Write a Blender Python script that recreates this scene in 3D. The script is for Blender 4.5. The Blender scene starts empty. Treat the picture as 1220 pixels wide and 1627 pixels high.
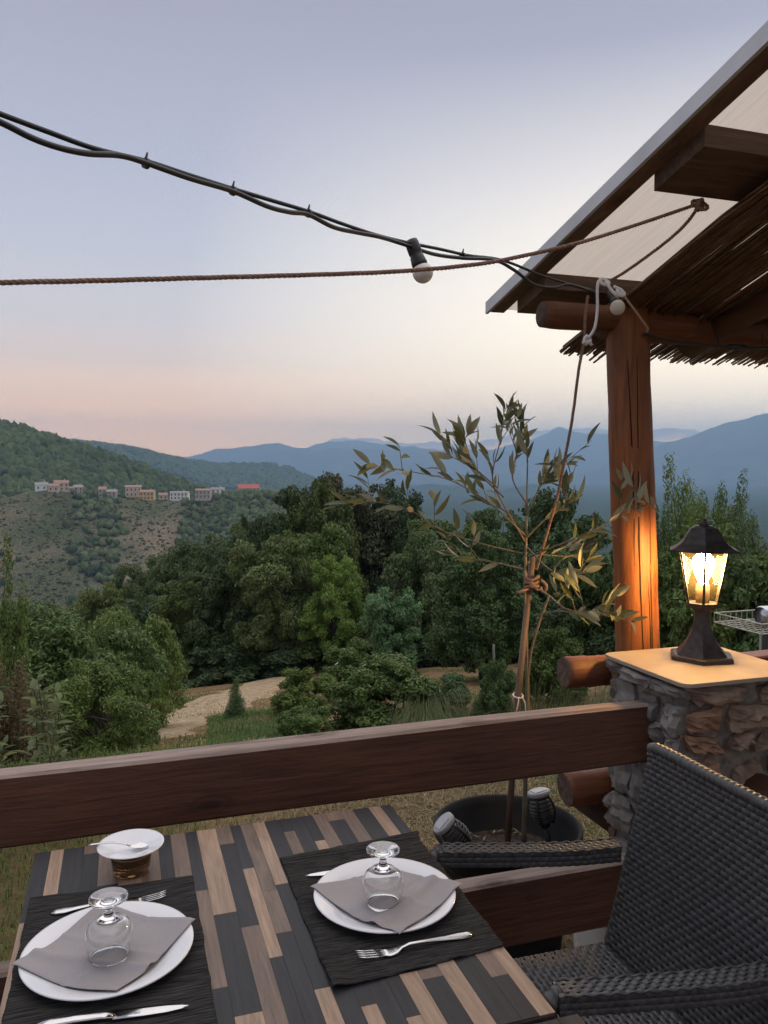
import bpy, bmesh, math, random
import numpy as np
from mathutils import Vector, Matrix

random.seed(7); np.random.seed(7)
SC = bpy.context.scene
COL = SC.collection
R = math.radians
HAZE = 1.55e-4
LAMP = 350.0

# ---------------------------------------------------------------- camera
PITCH, YAW, FPX, CX, CY, CAMZ = R(3.07), R(18.1), 1269.0, 610.0, 813.5, 1.5
cam_data = bpy.data.cameras.new('camera')
cam = bpy.data.objects.new('camera', cam_data); COL.objects.link(cam)
cam.location = (0, 0, CAMZ); cam.rotation_euler = (R(90) - PITCH, 0, -YAW)
cam_data.sensor_fit = 'VERTICAL'; cam_data.sensor_height = 36.0; cam_data.sensor_width = 27.0
cam_data.lens = 36.0 * FPX / 1627.0
cam_data.clip_start = 0.02; cam_data.clip_end = 200000.0
SC.camera = cam

# ---------------------------------------------------------------- sky, added fill lamp, exposure
SUN_AZ, SUN_EL = R(18.1 + 38.0), R(1.0)          # sunset direction, to the right of the view
world = bpy.data.worlds.new('World'); SC.world = world; world.use_nodes = True
wn = world.node_tree; wn.nodes.clear()
def wnode(t, **k):
    n = wn.nodes.new(t)
    for a, b in k.items(): setattr(n, a, b)
    return n
w_out = wnode('ShaderNodeOutputWorld'); w_bg = wnode('ShaderNodeBackground')
w_sky = wnode('ShaderNodeTexSky', sky_type='NISHITA', sun_disc=False, sun_elevation=SUN_EL, sun_rotation=SUN_AZ, altitude=700.0, air_density=1.0, dust_density=1.5, ozone_density=2.0)
w_tc = wnode('ShaderNodeTexCoord'); w_sep = wnode('ShaderNodeSeparateXYZ')
w_ramp = wnode('ShaderNodeValToRGB')
cr = w_ramp.color_ramp
stops = [(0.0, (2.8, 1.32, .36)), (.052, (2.25, 1.1, .36)), (.087, (1.24, .72, .36)), (.13, (.70, .51, .395)), (.174, (.51, .44, .42)), (.25, (.365, .356, .39)),
         (.342, (.288, .282, .335)), (.545, (.181, .175, .220)), (1.0, (.15, .156, .205))]
while len(cr.elements) < len(stops): cr.elements.new(.5)
for e, (p, c) in zip(cr.elements, stops): e.position = p; e.color = (*c, 1)
w_dot = wnode('ShaderNodeVectorMath', operation='DOT_PRODUCT'); w_dot.inputs[1].default_value = (math.sin(SUN_AZ), math.cos(SUN_AZ), 0)
w_glow = wnode('ShaderNodeMapRange'); w_glow.inputs[1].default_value = .6; w_glow.inputs[2].default_value = 1.0
w_low = wnode('ShaderNodeMapRange'); w_low.inputs[1].default_value = .45; w_low.inputs[2].default_value = .02
w_mul = wnode('ShaderNodeMath', operation='MULTIPLY')
w_mix = wnode('ShaderNodeMix', data_type='RGBA', blend_type='MIX'); w_mix.inputs[7].default_value = (1.5, 1.27, .86, 1)
w_sc = wnode('ShaderNodeMix', data_type='RGBA', blend_type='ADD'); w_sc.inputs[0].default_value = .015
L = wn.links.new
L(w_tc.outputs['Generated'], w_sep.inputs[0]); L(w_sep.outputs[2], w_ramp.inputs[0])
L(w_tc.outputs['Generated'], w_dot.inputs[0]); L(w_dot.outputs['Value'], w_glow.inputs[0]); L(w_sep.outputs[2], w_low.inputs[0])
L(w_glow.outputs[0], w_mul.inputs[0]); L(w_low.outputs[0], w_mul.inputs[1]); L(w_mul.outputs[0], w_mix.inputs[0])
L(w_ramp.outputs[0], w_mix.inputs[6]); L(w_mix.outputs[2], w_sc.inputs[6]); L(w_sky.outputs[0], w_sc.inputs[7])
L(w_sc.outputs[2], w_bg.inputs[0]); w_bg.inputs[1].default_value = 2.0; L(w_bg.outputs[0], w_out.inputs[0])

dusk_fill_d = bpy.data.lights.new('sun', 'SUN'); dusk_fill_d.energy = 2.7; dusk_fill_d.angle = R(110); dusk_fill_d.color = (1, .93, .86)  # added fill lamp: broad and high, lifts the foreground after sunset
sun = bpy.data.objects.new('sun', dusk_fill_d); COL.objects.link(sun)
sd = Vector((math.sin(SUN_AZ) * math.cos(R(70)), math.cos(SUN_AZ) * math.cos(R(70)), math.sin(R(70))))
sun.rotation_euler = sd.to_track_quat('Z', 'Y').to_euler(); sun.location = (0, 0, 40)
SC.view_settings.view_transform = 'Standard'; SC.view_settings.look = 'None'
SC.view_settings.exposure = 0.0; SC.view_settings.gamma = 1.0; SC.view_settings.use_curve_mapping = False
SC.cycles.sample_clamp_indirect = 4.0; SC.cycles.max_bounces = 14; SC.cycles.transmission_bounces = 14; SC.cycles.diffuse_bounces = 4; SC.cycles.transparent_max_bounces = 16
SC.cycles.volume_bounces = 0; SC.cycles.use_denoising = True

# ---------------------------------------------------------------- helpers
def ray(px, py):
    r = (px - CX) / FPX; v = (py - CY) / FPX
    f = math.cos(PITCH) - v * math.sin(PITCH); dn = v * math.cos(PITCH) + math.sin(PITCH)
    return Vector((r * math.cos(YAW) + f * math.sin(YAW), -r * math.sin(YAW) + f * math.cos(YAW), -dn))
def P(px, py, t):
    return Vector((0, 0, CAMZ)) + ray(px, py) * t
def at_z(px, py, z):
    d = ray(px, py); return Vector((0, 0, CAMZ)) + d * ((z - CAMZ) / d.z)
def at_y(px, py, y):
    d = ray(px, py); return Vector((0, 0, CAMZ)) + d * (y / d.y)
def at_d(px, py, D):
    d = ray(px, py); return Vector((0, 0, CAMZ)) + d * (D / math.hypot(d.x, d.y))

_hr = np.random.RandomState(11); _tab = _hr.rand(256, 256)
def vnoise(x, y):
    xi = np.floor(x).astype(int); yi = np.floor(y).astype(int); fx = x - xi; fy = y - yi
    fx = fx * fx * (3 - 2 * fx); fy = fy * fy * (3 - 2 * fy)
    a = _tab[xi & 255, yi & 255]; b = _tab[(xi + 1) & 255, yi & 255]; c = _tab[xi & 255, (yi + 1) & 255]; d = _tab[(xi + 1) & 255, (yi + 1) & 255]
    return (a * (1 - fx) + b * fx) * (1 - fy) + (c * (1 - fx) + d * fx) * fy
def fbm(x, y, o=4):
    s = 0; a = .5
    for i in range(o):
        s = s + a * (vnoise(x, y) - .5); x = x * 2.03 + 17.1; y = y * 2.03 + 5.3; a *= .5
    return s

def mat_new(name):
    m = bpy.data.materials.new(name); m.use_nodes = True
    nt = m.node_tree; b = nt.nodes['Principled BSDF']
    return m, nt, b
def nd(nt, t, **k):
    n = nt.nodes.new(t)
    for a, v in k.items():
        if a[0] == 'i' and a[1:].isdigit(): n.inputs[int(a[1:])].default_value = v
        else: setattr(n, a, v)
    return n
def ramp(nt, src, stops):
    r = nd(nt, 'ShaderNodeValToRGB'); c = r.color_ramp
    while len(c.elements) < len(stops): c.elements.new(.5)
    for e, (p, col) in zip(c.elements, stops): e.position = p; e.color = (*col, 1)
    nt.links.new(src, r.inputs[0]); return r
def simple(name, col, rough=.6, metal=0.0, var=.25, scale=20., bump=0.0, spec=.5):
    m, nt, b = mat_new(name)
    tc = nd(nt, 'ShaderNodeTexCoord'); n = nd(nt, 'ShaderNodeTexNoise'); n.inputs['Scale'].default_value = scale; n.inputs['Detail'].default_value = 6
    nt.links.new(tc.outputs['Object'], n.inputs['Vector'])
    lo = tuple(max(0, c * (1 - var)) for c in col); hi = tuple(min(1, c * (1 + var)) for c in col)
    r = ramp(nt, n.outputs[0], [(.3, lo), (.7, hi)]); nt.links.new(r.outputs[0], b.inputs['Base Color'])
    b.inputs['Roughness'].default_value = rough; b.inputs['Metallic'].default_value = metal; b.inputs['Specular IOR Level'].default_value = spec
    if bump:
        bp = nd(nt, 'ShaderNodeBump'); bp.inputs['Strength'].default_value = bump; bp.inputs['Distance'].default_value = .01
        nt.links.new(n.outputs[0], bp.inputs['Height']); nt.links.new(bp.outputs[0], b.inputs['Normal'])
    return m
def wood(name, lo, hi, axis=0, scale=6., rough=.5, stretch=14., bump=.25, knots=True, wear=None, spec=.5):
    m, nt, b = mat_new(name)
    tc = nd(nt, 'ShaderNodeTexCoord'); mp = nd(nt, 'ShaderNodeMapping')
    s = [stretch] * 3; s[axis] = 1.0; mp.inputs['Scale'].default_value = s
    oi = nd(nt, 'ShaderNodeObjectInfo'); off = nd(nt, 'ShaderNodeVectorMath', operation='ADD'); sc = nd(nt, 'ShaderNodeMath', operation='MULTIPLY', i1=37.0)
    nt.links.new(oi.outputs['Random'], sc.inputs[0]); nt.links.new(tc.outputs['Object'], off.inputs[0]); nt.links.new(sc.outputs[0], off.inputs[1])
    nt.links.new(off.outputs[0], mp.inputs[0])
    n = nd(nt, 'ShaderNodeTexNoise'); n.inputs['Scale'].default_value = scale; n.inputs['Detail'].default_value = 9; n.inputs['Roughness'].default_value = .65; n.inputs['Distortion'].default_value = .6
    nt.links.new(mp.outputs[0], n.inputs['Vector'])
    r = ramp(nt, n.outputs[0], [(.28, lo), (.5, tuple((a + c) / 2 for a, c in zip(lo, hi))), (.72, hi)])
    col = r.outputs[0]
    if knots:
        vm = nd(nt, 'ShaderNodeMapping'); vs_ = [1.0] * 3; vs_[axis] = .42; vm.inputs['Scale'].default_value = vs_; vo = nd(nt, 'ShaderNodeTexVoronoi'); vo.inputs['Scale'].default_value = 7.0
        nt.links.new(off.outputs[0], vm.inputs[0]); nt.links.new(vm.outputs[0], vo.inputs['Vector'])
        kr = ramp(nt, vo.outputs['Distance'], [(.0, (.25, .2, .18)), (.07, (.42, .36, .33)), (.10, (.8, .76, .72)), (.13, (.62, .58, .55)), (.19, (1, 1, 1))])
        km = nd(nt, 'ShaderNodeMix', data_type='RGBA', blend_type='MULTIPLY'); km.inputs[0].default_value = .85; nt.links.new(col, km.inputs[6]); nt.links.new(kr.outputs[0], km.inputs[7]); col = km.outputs[2]
    big = nd(nt, 'ShaderNodeTexNoise'); big.inputs['Scale'].default_value = 2.5; big.inputs['Detail'].default_value = 3
    nt.links.new(off.outputs[0], big.inputs['Vector'])
    mx = nd(nt, 'ShaderNodeMix', data_type='RGBA', blend_type='MULTIPLY'); mx.inputs[0].default_value = .7
    br = ramp(nt, big.outputs[0], [(.3, (.62, .6, .58)), (.7, (1.15, 1.1, 1.05))])
    nt.links.new(col, mx.inputs[6]); nt.links.new(br.outputs[0], mx.inputs[7]); col = mx.outputs[2]
    if wear:
        wn_ = nd(nt, 'ShaderNodeTexNoise'); wn_.inputs['Scale'].default_value = wear[1]; wn_.inputs['Detail'].default_value = 8
        mp2 = nd(nt, 'ShaderNodeMapping'); s2 = [3.0] * 3; s2[axis] = .6; mp2.inputs['Scale'].default_value = s2
        nt.links.new(off.outputs[0], mp2.inputs[0]); nt.links.new(mp2.outputs[0], wn_.inputs['Vector'])
        wr = ramp(nt, wn_.outputs[0], [(wear[2], (0, 0, 0)), (wear[2] + .12, (1, 1, 1))])
        m2 = nd(nt, 'ShaderNodeMix', data_type='RGBA'); m2.inputs[7].default_value = (*wear[0], 1)
        nt.links.new(wr.outputs[0], m2.inputs[0]); nt.links.new(col, m2.inputs[6]); col = m2.outputs[2]
    nt.links.new(col, b.inputs['Base Color']); b.inputs['Roughness'].default_value = rough; b.inputs['Specular IOR Level'].default_value = spec
    bp = nd(nt, 'ShaderNodeBump'); bp.inputs['Strength'].default_value = bump; bp.inputs['Distance'].default_value = .004
    nt.links.new(n.outputs[0], bp.inputs['Height']); nt.links.new(bp.outputs[0], b.inputs['Normal'])
    return m
def leaf_mat(name, a, b_, back=None, trans=.25, rough=.55, nscale=1.2):
    m, nt, b = mat_new(name)
    g = nd(nt, 'ShaderNodeNewGeometry'); tc = nd(nt, 'ShaderNodeTexCoord'); oi = nd(nt, 'ShaderNodeObjectInfo')
    n = nd(nt, 'ShaderNodeTexNoise'); n.inputs['Scale'].default_value = nscale; n.inputs['Detail'].default_value = 2
    nt.links.new(g.outputs['Position'], n.inputs['Vector'])
    ad = nd(nt, 'ShaderNodeMath', operation='ADD'); av = nd(nt, 'ShaderNodeMath', operation='MULTIPLY', i1=.5)
    nt.links.new(g.outputs['Random Per Island'], ad.inputs[0]); nt.links.new(n.outputs[0], ad.inputs[1]); nt.links.new(ad.outputs[0], av.inputs[0])
    r = ramp(nt, av.outputs[0], [(.2, a), (.8, b_)]); col = r.outputs[0]
    hm = nd(nt, 'ShaderNodeMix', data_type='RGBA', blend_type='MULTIPLY'); hm.inputs[0].default_value = 1; hr = ramp(nt, oi.outputs['Random'], [(0, (.82, .86, .95)), (.5, (1.0, 1.0, 1.0)), (1, (1.34, 1.18, .85))]); nt.links.new(col, hm.inputs[6]); nt.links.new(hr.outputs[0], hm.inputs[7]); col = hm.outputs[2]
    if back:
        mx = nd(nt, 'ShaderNodeMix', data_type='RGBA'); mx.inputs[7].default_value = (*back, 1)
        nt.links.new(g.outputs['Backfacing'], mx.inputs[0]); nt.links.new(col, mx.inputs[6]); col = mx.outputs[2]
    nt.links.new(col, b.inputs['Base Color']); b.inputs['Roughness'].default_value = rough; b.inputs['Specular IOR Level'].default_value = .22
    tr = nd(nt, 'ShaderNodeBsdfTranslucent'); nt.links.new(col, tr.inputs[0])
    ms = nd(nt, 'ShaderNodeMixShader'); ms.inputs[0].default_value = trans
    o = nt.nodes['Material Output']
    nt.links.new(b.outputs[0], ms.inputs[1]); nt.links.new(tr.outputs[0], ms.inputs[2]); nt.links.new(ms.outputs[0], o.inputs[0])
    return m

class MB:
    """collects shapes, then links them as ONE mesh object"""
    def __init__(s): s.v = []; s.f = []; s.mi = []
    def add(s, vs, fs, mi=0):
        o = len(s.v); s.v += [tuple(p) for p in vs]
        s.f += [tuple(i + o for i in f) for f in fs]; s.mi += [mi] * len(fs)
    def box(s, a, b, mi=0, M=None, bev=0.0):
        (x0, y0, z0), (x1, y1, z1) = a, b
        if bev <= 0:
            vs = [(x0, y0, z0), (x1, y0, z0), (x1, y1, z0), (x0, y1, z0), (x0, y0, z1), (x1, y0, z1), (x1, y1, z1), (x0, y1, z1)]
            fs = [(3, 2, 1, 0), (4, 5, 6, 7), (0, 1, 5, 4), (1, 2, 6, 5), (2, 3, 7, 6), (3, 0, 4, 7)]
        else:
            bm = bmesh.new(); bmesh.ops.create_cube(bm, size=1)
            for v in bm.verts: v.co = Vector(((x0 + x1) / 2 + v.co.x * (x1 - x0), (y0 + y1) / 2 + v.co.y * (y1 - y0), (z0 + z1) / 2 + v.co.z * (z1 - z0)))
            bmesh.ops.bevel(bm, geom=bm.edges[:], offset=bev, segments=2, affect='EDGES', profile=.5)
            bm.verts.index_update(); vs = [v.co.copy() for v in bm.verts]; fs = [tuple(v.index for v in f.verts) for f in bm.faces]; bm.free()
        if M is not None: vs = [M @ Vector(p) for p in vs]
        s.add(vs, fs, mi); return s
    def tube(s, pts, rad, n=8, mi=0, cap=True):
        pts = [Vector(p) for p in pts]; k = len(pts)
        if not hasattr(rad, '__len__'): rad = [rad] * k
        vs = []; up = None
        for i, p in enumerate(pts):
            t = (pts[min(i + 1, k - 1)] - pts[max(i - 1, 0)])
            t = t.normalized() if t.length > 1e-9 else Vector((0, 0, 1))
            if up is None:
                up = t.cross(Vector((0, 0, 1)))
                if up.length < .1: up = t.cross(Vector((1, 0, 0)))
            up = (up - t * up.dot(t)).normalized(); w = t.cross(up)
            for j in range(n):
                a = 2 * math.pi * j / n; vs.append(p + (up * math.cos(a) + w * math.sin(a)) * rad[i])
        fs = [(i * n + j, i * n + (j + 1) % n, (i + 1) * n + (j + 1) % n, (i + 1) * n + j) for i in range(k - 1) for j in range(n)]
        if cap: fs += [tuple(range(n))[::-1], tuple((k - 1) * n + j for j in range(n))]
        s.add(vs, fs, mi); return s
    def lathe(s, prof, n=32, c=(0, 0, 0), mi=0, rot=0.0, closed=False):
        vs = []; fs = []; k = len(prof); c = Vector(c)
        for r, z in prof:
            for j in range(n):
                a = 2 * math.pi * j / n + rot; vs.append(c + Vector((r * math.cos(a), r * math.sin(a), z)))
        m = k if closed else k - 1
        for i in range(m):
            i2 = (i + 1) % k
            for j in range(n): fs.append((i * n + j, i * n + (j + 1) % n, i2 * n + (j + 1) % n, i2 * n + j))
        s.add(vs, fs, mi); return s
    def ngon(s, pts, mi=0): s.add(pts, [tuple(range(len(pts)))], mi); return s
    def build(s, name, mats, parent=None, smooth=False, loc=None):
        me = bpy.data.meshes.new(name)
        if loc is not None: lv = Vector(loc); vs = [tuple(Vector(p) - lv) for p in s.v]
        else: vs = s.v
        me.from_pydata(vs, [], s.f)
        if not isinstance(mats, (list, tuple)): mats = [mats]
        for m in mats: me.materials.append(m)
        if any(s.mi): me.polygons.foreach_set('material_index', s.mi)
        if smooth: me.polygons.foreach_set('use_smooth', [True] * len(me.polygons))
        me.update(); o = bpy.data.objects.new(name, me); COL.objects.link(o)
        if loc is not None: o.location = loc
        if parent is not None:
            o.parent = parent
        return o
def np_mesh(name, V, Fq, mats, smooth=False, mi=None):
    """fast mesh from numpy arrays; Fq is (n,3) or (n,4)"""
    me = bpy.data.meshes.new(name); k = Fq.shape[1]
    me.vertices.add(len(V)); me.vertices.foreach_set('co', V.astype(np.float32).ravel())
    me.loops.add(Fq.size); me.loops.foreach_set('vertex_index', Fq.astype(np.int32).ravel())
    me.polygons.add(len(Fq)); me.polygons.foreach_set('loop_start', np.arange(len(Fq), dtype=np.int32) * k)
    me.polygons.foreach_set('loop_total', np.full(len(Fq), k, dtype=np.int32))
    if not isinstance(mats, (list, tuple)): mats = [mats]
    for m in mats: me.materials.append(m)
    if smooth: me.polygons.foreach_set('use_smooth', np.ones(len(Fq), dtype=bool))
    if mi is not None: me.polygons.foreach_set('material_index', mi.astype(np.int32))
    me.update(calc_edges=True); me.validate(); return me
def link(name, me, parent=None, loc=None):
    o = bpy.data.objects.new(name, me); COL.objects.link(o)
    if parent is not None: o.parent = parent
    if loc is not None: o.location = loc
    return o
def empty(name, loc=(0, 0, 0), rz=0.0):
    o = bpy.data.objects.new(name, None); COL.objects.link(o); o.location = loc; o.rotation_euler = (0, 0, rz); o.empty_display_size = .1; return o
def tag(o, label, cat, group=None, kind=None):
    o['label'] = label
    if cat: o['category'] = cat
    if group: o['group'] = group
    if kind: o['kind'] = kind
    return o
def under(p, o):          # parent without moving: the thing's Empty is unrotated at its base
    o.parent = p; o.matrix_parent_inverse = Matrix.Translation(p.location).inverted(); return o
def struct(o, kind='structure', label=None):
    o['kind'] = kind
    if label: o['label'] = label
    return o
def smooth_path(pts, n=8):
    pts = [Vector(p) for p in pts]; out = []
    q = [pts[0] * 2 - pts[1]] + pts + [pts[-1] * 2 - pts[-2]]
    for i in range(1, len(q) - 2):
        p0, p1, p2, p3 = q[i - 1], q[i], q[i + 1], q[i + 2]
        for k in range(n):
            t = k / n
            out.append(.5 * ((2 * p1) + (p2 - p0) * t + (2 * p0 - 5 * p1 + 4 * p2 - p3) * t * t + (3 * p1 - p0 - 3 * p2 + p3) * t ** 3))
    out.append(pts[-1]); return out
def resample(pts, step):
    A = np.array([tuple(p) for p in pts]); c = np.concatenate([[0], np.cumsum(np.linalg.norm(np.diff(A, axis=0), axis=1))])
    n = max(2, int(c[-1] / step) + 1); q = np.linspace(0, c[-1], n)
    return [Vector((np.interp(x, c, A[:, 0]), np.interp(x, c, A[:, 1]), np.interp(x, c, A[:, 2]))) for x in q]
def rope_mb(mb, path, rad, pitch, strands=3, sides=5):
    pts = resample(path, pitch / 7); k = len(pts)
    fr = []; up = None; s = 0
    for i in range(k):
        t = (pts[min(i + 1, k - 1)] - pts[max(i - 1, 0)]).normalized()
        if up is None: up = t.cross(Vector((0, 0, 1))) if abs(t.z) < .9 else t.cross(Vector((1, 0, 0)))
        up = (up - t * up.dot(t)).normalized(); w = t.cross(up)
        if i: s += (pts[i] - pts[i - 1]).length
        fr.append((pts[i], up.copy(), w, s))
    for q in range(strands):
        line = []
        for p, u, w, s in fr:
            a = 2 * math.pi * (s / pitch + q / strands); line.append(p + (u * math.cos(a) + w * math.sin(a)) * rad * .52)
        mb.tube(line, rad * .55, sides)
    return mb

# ================================================================ terrain
def ground_np(x, y):
    d = np.hypot(x, y); a = np.degrees((np.arctan2(x, y) - YAW + np.pi) % (2 * np.pi) - np.pi)
    s = np.interp(a, [-130, -80, -30, -16, -5, 8.5, 21, 60, 110], [0, .22, .29, .27, .245, .205, .165, .12, 0])
    t = np.maximum(0, d - 4.2)
    u = np.clip((d - 4.5) / 1.9, 0, 1)
    z = -.05 - s * t * t / (t + 1.4) * .86 - .95 * u * u * (3 - 2 * u) * np.interp(a, [-110, -60, 14, 30, 70], [0, 1, 1, .5, 0])
    z = z + np.minimum(1, t / 6) * .5 * fbm(x * .23 + 3, y * .23 + 9, 4) + np.minimum(1, t / 3) * .12 * fbm(x * 1.3, y * 1.3, 3)
    z = z - np.maximum(0, d - 46) * .38
    z = np.maximum(z, -150 + 10 * fbm(x * .004, y * .004, 3))
    return z
def gz(x, y): return float(ground_np(np.array([x]), np.array([y]))[0])
def on_ground(px, py):
    d = ray(px, py); t = np.concatenate([np.arange(3, 40, .03), np.arange(40, 200, .3)]); k = np.argmax(CAMZ + d.z * t < ground_np(d.x * t, d.y * t))
    return Vector((0, 0, CAMZ)) + d * float(t[k])

def grid_faces(nr, nc, wrap=False):
    i = np.arange(nr - 1)[:, None]; j = np.arange(nc if wrap else nc - 1)[None, :]; j2 = (j + 1) % nc
    return np.stack([i * nc + j, i * nc + j2, (i + 1) * nc + j2, (i + 1) * nc + j], -1).reshape(-1, 4)

def earth_mat():
    m, nt, b = mat_new('dry_grass_soil')
    g = nd(nt, 'ShaderNodeNewGeometry')
    n1 = nd(nt, 'ShaderNodeTexNoise'); n1.inputs['Scale'].default_value = .45; n1.inputs['Detail'].default_value = 5
    n2 = nd(nt, 'ShaderNodeTexNoise'); n2.inputs['Scale'].default_value = 9; n2.inputs['Detail'].default_value = 9; n2.inputs['Roughness'].default_value = .75
    nt.links.new(g.outputs['Position'], n1.inputs['Vector']); nt.links.new(g.outputs['Position'], n2.inputs['Vector'])
    r1 = ramp(nt, n1.outputs[0], [(.38, (.055, .075, .022)), (.47, (.13, .10, .05)), (.56, (.22, .155, .085)), (.7, (.16, .10, .06))])
    r2 = ramp(nt, n2.outputs[0], [(.3, (.55, .52, .5)), (.7, (1.35, 1.3, 1.25))])
    mx = nd(nt, 'ShaderNodeMix', data_type='RGBA', blend_type='MULTIPLY'); mx.inputs[0].default_value = 1
    nt.links.new(r1.outputs[0], mx.inputs[6]); nt.links.new(r2.outputs[0], mx.inputs[7]); nt.links.new(mx.outputs[2], b.inputs['Base Color'])
    b.inputs['Roughness'].default_value = .95; b.inputs['Specular IOR Level'].default_value = .1
    bp = nd(nt, 'ShaderNodeBump'); bp.inputs['Strength'].default_value = .7; bp.inputs['Distance'].default_value = .03
    nt.links.new(n2.outputs[0], bp.inputs['Height']); nt.links.new(bp.outputs[0], b.inputs['Normal'])
    return m
M_EARTH = earth_mat()

azv = np.radians(np.concatenate([np.arange(-180, -40, 3.), np.arange(-40, 40, .4), np.arange(40, 180, 3.)])) + YAW
rad = np.concatenate([[.05], np.linspace(.6, 8, 38), np.geomspace(8.3, 60, 70), np.geomspace(64, 600, 30), np.geomspace(700, 15600, 22)])
A_, R_ = np.meshgrid(azv, rad)
X_, Y_ = R_ * np.sin(A_), R_ * np.cos(A_)
Z_ = ground_np(X_, Y_)
M_VALLEY = simple('valley_woodland_floor', (.035, .05, .022), 1, var=.4, scale=.02, spec=0)
GF = grid_faces(len(rad), len(azv), True)
ground = link('ground', np_mesh('ground', np.stack([X_, Y_, Z_], -1).reshape(-1, 3), GF, [M_EARTH, M_VALLEY], True, mi=(R_.reshape(-1)[GF[:, 0]] > 47).astype(int)))
struct(ground)

# ---------------------------------------------------------------- hills and mountains
def el(px, py):
    d = ray(px, py); return d.z / math.hypot(d.x, d.y)
def az_of(px): return math.atan((px - CX) / FPX)
def profile(pts):
    a = np.array([az_of(p[0]) for p in pts]); e = np.array([el(*p) for p in pts])
    return lambda q: np.interp(q, a, e)
def hill_z(fn, D0, s_front, s_back, amp, nsc, q, D, rough=.5, ridge=0.0):
    wx, wy = D * np.sin(q + YAW), D * np.cos(q + YAW)
    D0e = D0 * (1 + .05 * np.sin(q * 9 + D0))
    zr = CAMZ + D0 * fn(q)
    f = np.maximum(0, D0e - D); bk = np.maximum(0, D - D0e)
    z = zr - s_front * f * (.35 + .65 * f / (f + D0 * .06)) - s_back * bk
    sp = 1 - 2 * np.abs(fbm(wx / nsc, wy / nsc, 5) * 1.6)
    return z + amp * (fbm(wx / nsc + 7, wy / nsc, 5) * rough * 2 + (sp - .7) * ridge) * np.minimum(1, np.maximum(f, bk) / (D0 * .03) + .12) + (D0 > 5000) * D0 * .0045 * fbm(wx / (D0 * .014), wy / (D0 * .014), 4)
def hill(name, fn, D0, near, far, s_front, s_back, amp, nsc, mat, na=700, nr=70, a0=-48, a1=48, rough=.5, ridge=0.0):
    q = np.radians(np.linspace(a0, a1, na)); D = np.concatenate([np.linspace(near, D0 * 1.01, nr), np.linspace(D0 * 1.02, far, 14)])
    Q, DD = np.meshgrid(q, D)
    Z = hill_z(fn, D0, s_front, s_back, amp, nsc, Q, DD, rough, ridge)
    V = np.stack([DD * np.sin(Q + YAW), DD * np.cos(Q + YAW), Z], -1).reshape(-1, 3)
    o = link(name, np_mesh(name, V, grid_faces(len(D), na), mat, True)); struct(o); return o

def cover_mat(name, stops, scale, fine, dist):
    m, nt, b = mat_new(name)
    g = nd(nt, 'ShaderNodeNewGeometry')
    n1 = nd(nt, 'ShaderNodeTexNoise'); n1.inputs['Scale'].default_value = scale; n1.inputs['Detail'].default_value = 8; n1.inputs['Roughness'].default_value = .6
    n2 = nd(nt, 'ShaderNodeTexVoronoi'); n2.inputs['Scale'].default_value = fine
    nt.links.new(g.outputs['Position'], n1.inputs['Vector']); nt.links.new(g.outputs['Position'], n2.inputs['Vector'])
    r = ramp(nt, n1.outputs[0], stops)
    r2 = ramp(nt, n2.outputs[0], [(.1, (1.25, 1.25, 1.2)), (.7, (.6, .62, .62))])
    mx = nd(nt, 'ShaderNodeMix', data_type='RGBA', blend_type='MULTIPLY'); mx.inputs[0].default_value = .8
    nt.links.new(r.outputs[0], mx.inputs[6]); nt.links.new(r2.outputs[0], mx.inputs[7]); nt.links.new(mx.outputs[2], b.inputs['Base Color'])
    bp = nd(nt, 'ShaderNodeBump', invert=True); bp.inputs['Strength'].default_value = .8; bp.inputs['Distance'].default_value = dist
    nt.links.new(n2.outputs[0], bp.inputs['Height']); nt.links.new(bp.outputs[0], b.inputs['Normal'])
    b.inputs['Roughness'].default_value = 1; b.inputs['Specular IOR Level'].default_value = 0
    return m
M_SCRUB = cover_mat('dry_scrub', [(.3, (.07, .09, .045)), (.45, (.12, .125, .07)), (.57, (.20, .17, .11)), (.74, (.28, .215, .15))], .016, .55, 1.0)
M_WOOD = cover_mat('forest_floor', [(.35, (.02, .035, .014)), (.65, (.045, .065, .025))], .012, .22, 3)
M_FAR = cover_mat('far_woodland', [(.35, (.03, .05, .025)), (.65, (.06, .08, .035))], .004, .06, 8)
M_ROCK = cover_mat('mountain_rock', [(.35, (.05, .06, .05)), (.65, (.12, .12, .11))], .0007, .004, 60)

fn_v = profile([(-700, 830), (-200, 800), (0, 799), (60, 789), (130, 788), (200, 792), (300, 796), (350, 791), (400, 786), (440, 789), (480, 800), (520, 830), (600, 880), (700, 930), (900, 960)])
fn_a = profile([(-900, 640), (-300, 640), (-100, 655), (0, 679), (60, 696), (100, 709), (150, 725), (200, 741), (250, 760), (300, 777), (330, 788), (380, 806), (450, 840), (600, 900), (900, 930)])
fn_b = profile([(-900, 700), (-200, 690), (60, 700), (110, 705), (150, 708), (200, 714), (250, 724), (300, 733), (350, 739), (400, 739), (430, 738), (460, 745), (490, 757), (520, 772), (600, 800), (700, 830), (900, 850)])
fn_c = profile([(-900, 800), (300, 800), (480, 795), (560, 786), (640, 772), (680, 768), (720, 769), (780, 778), (820, 772), (845, 768), (870, 771), (900, 780), (960, 787), (1040, 795), (1220, 806), (1800, 780)])
fn_d = profile([(-900, 720), (-300, 735), (150, 735), (230, 724), (250, 718), (270, 725), (290, 727), (340, 715), (390, 711), (440, 707), (470, 713), (500, 717), (540, 713), (600, 716), (650, 714), (700, 718), (760, 715), (800, 718), (850, 726), (900, 735), (1100, 750), (1800, 750)])
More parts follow.
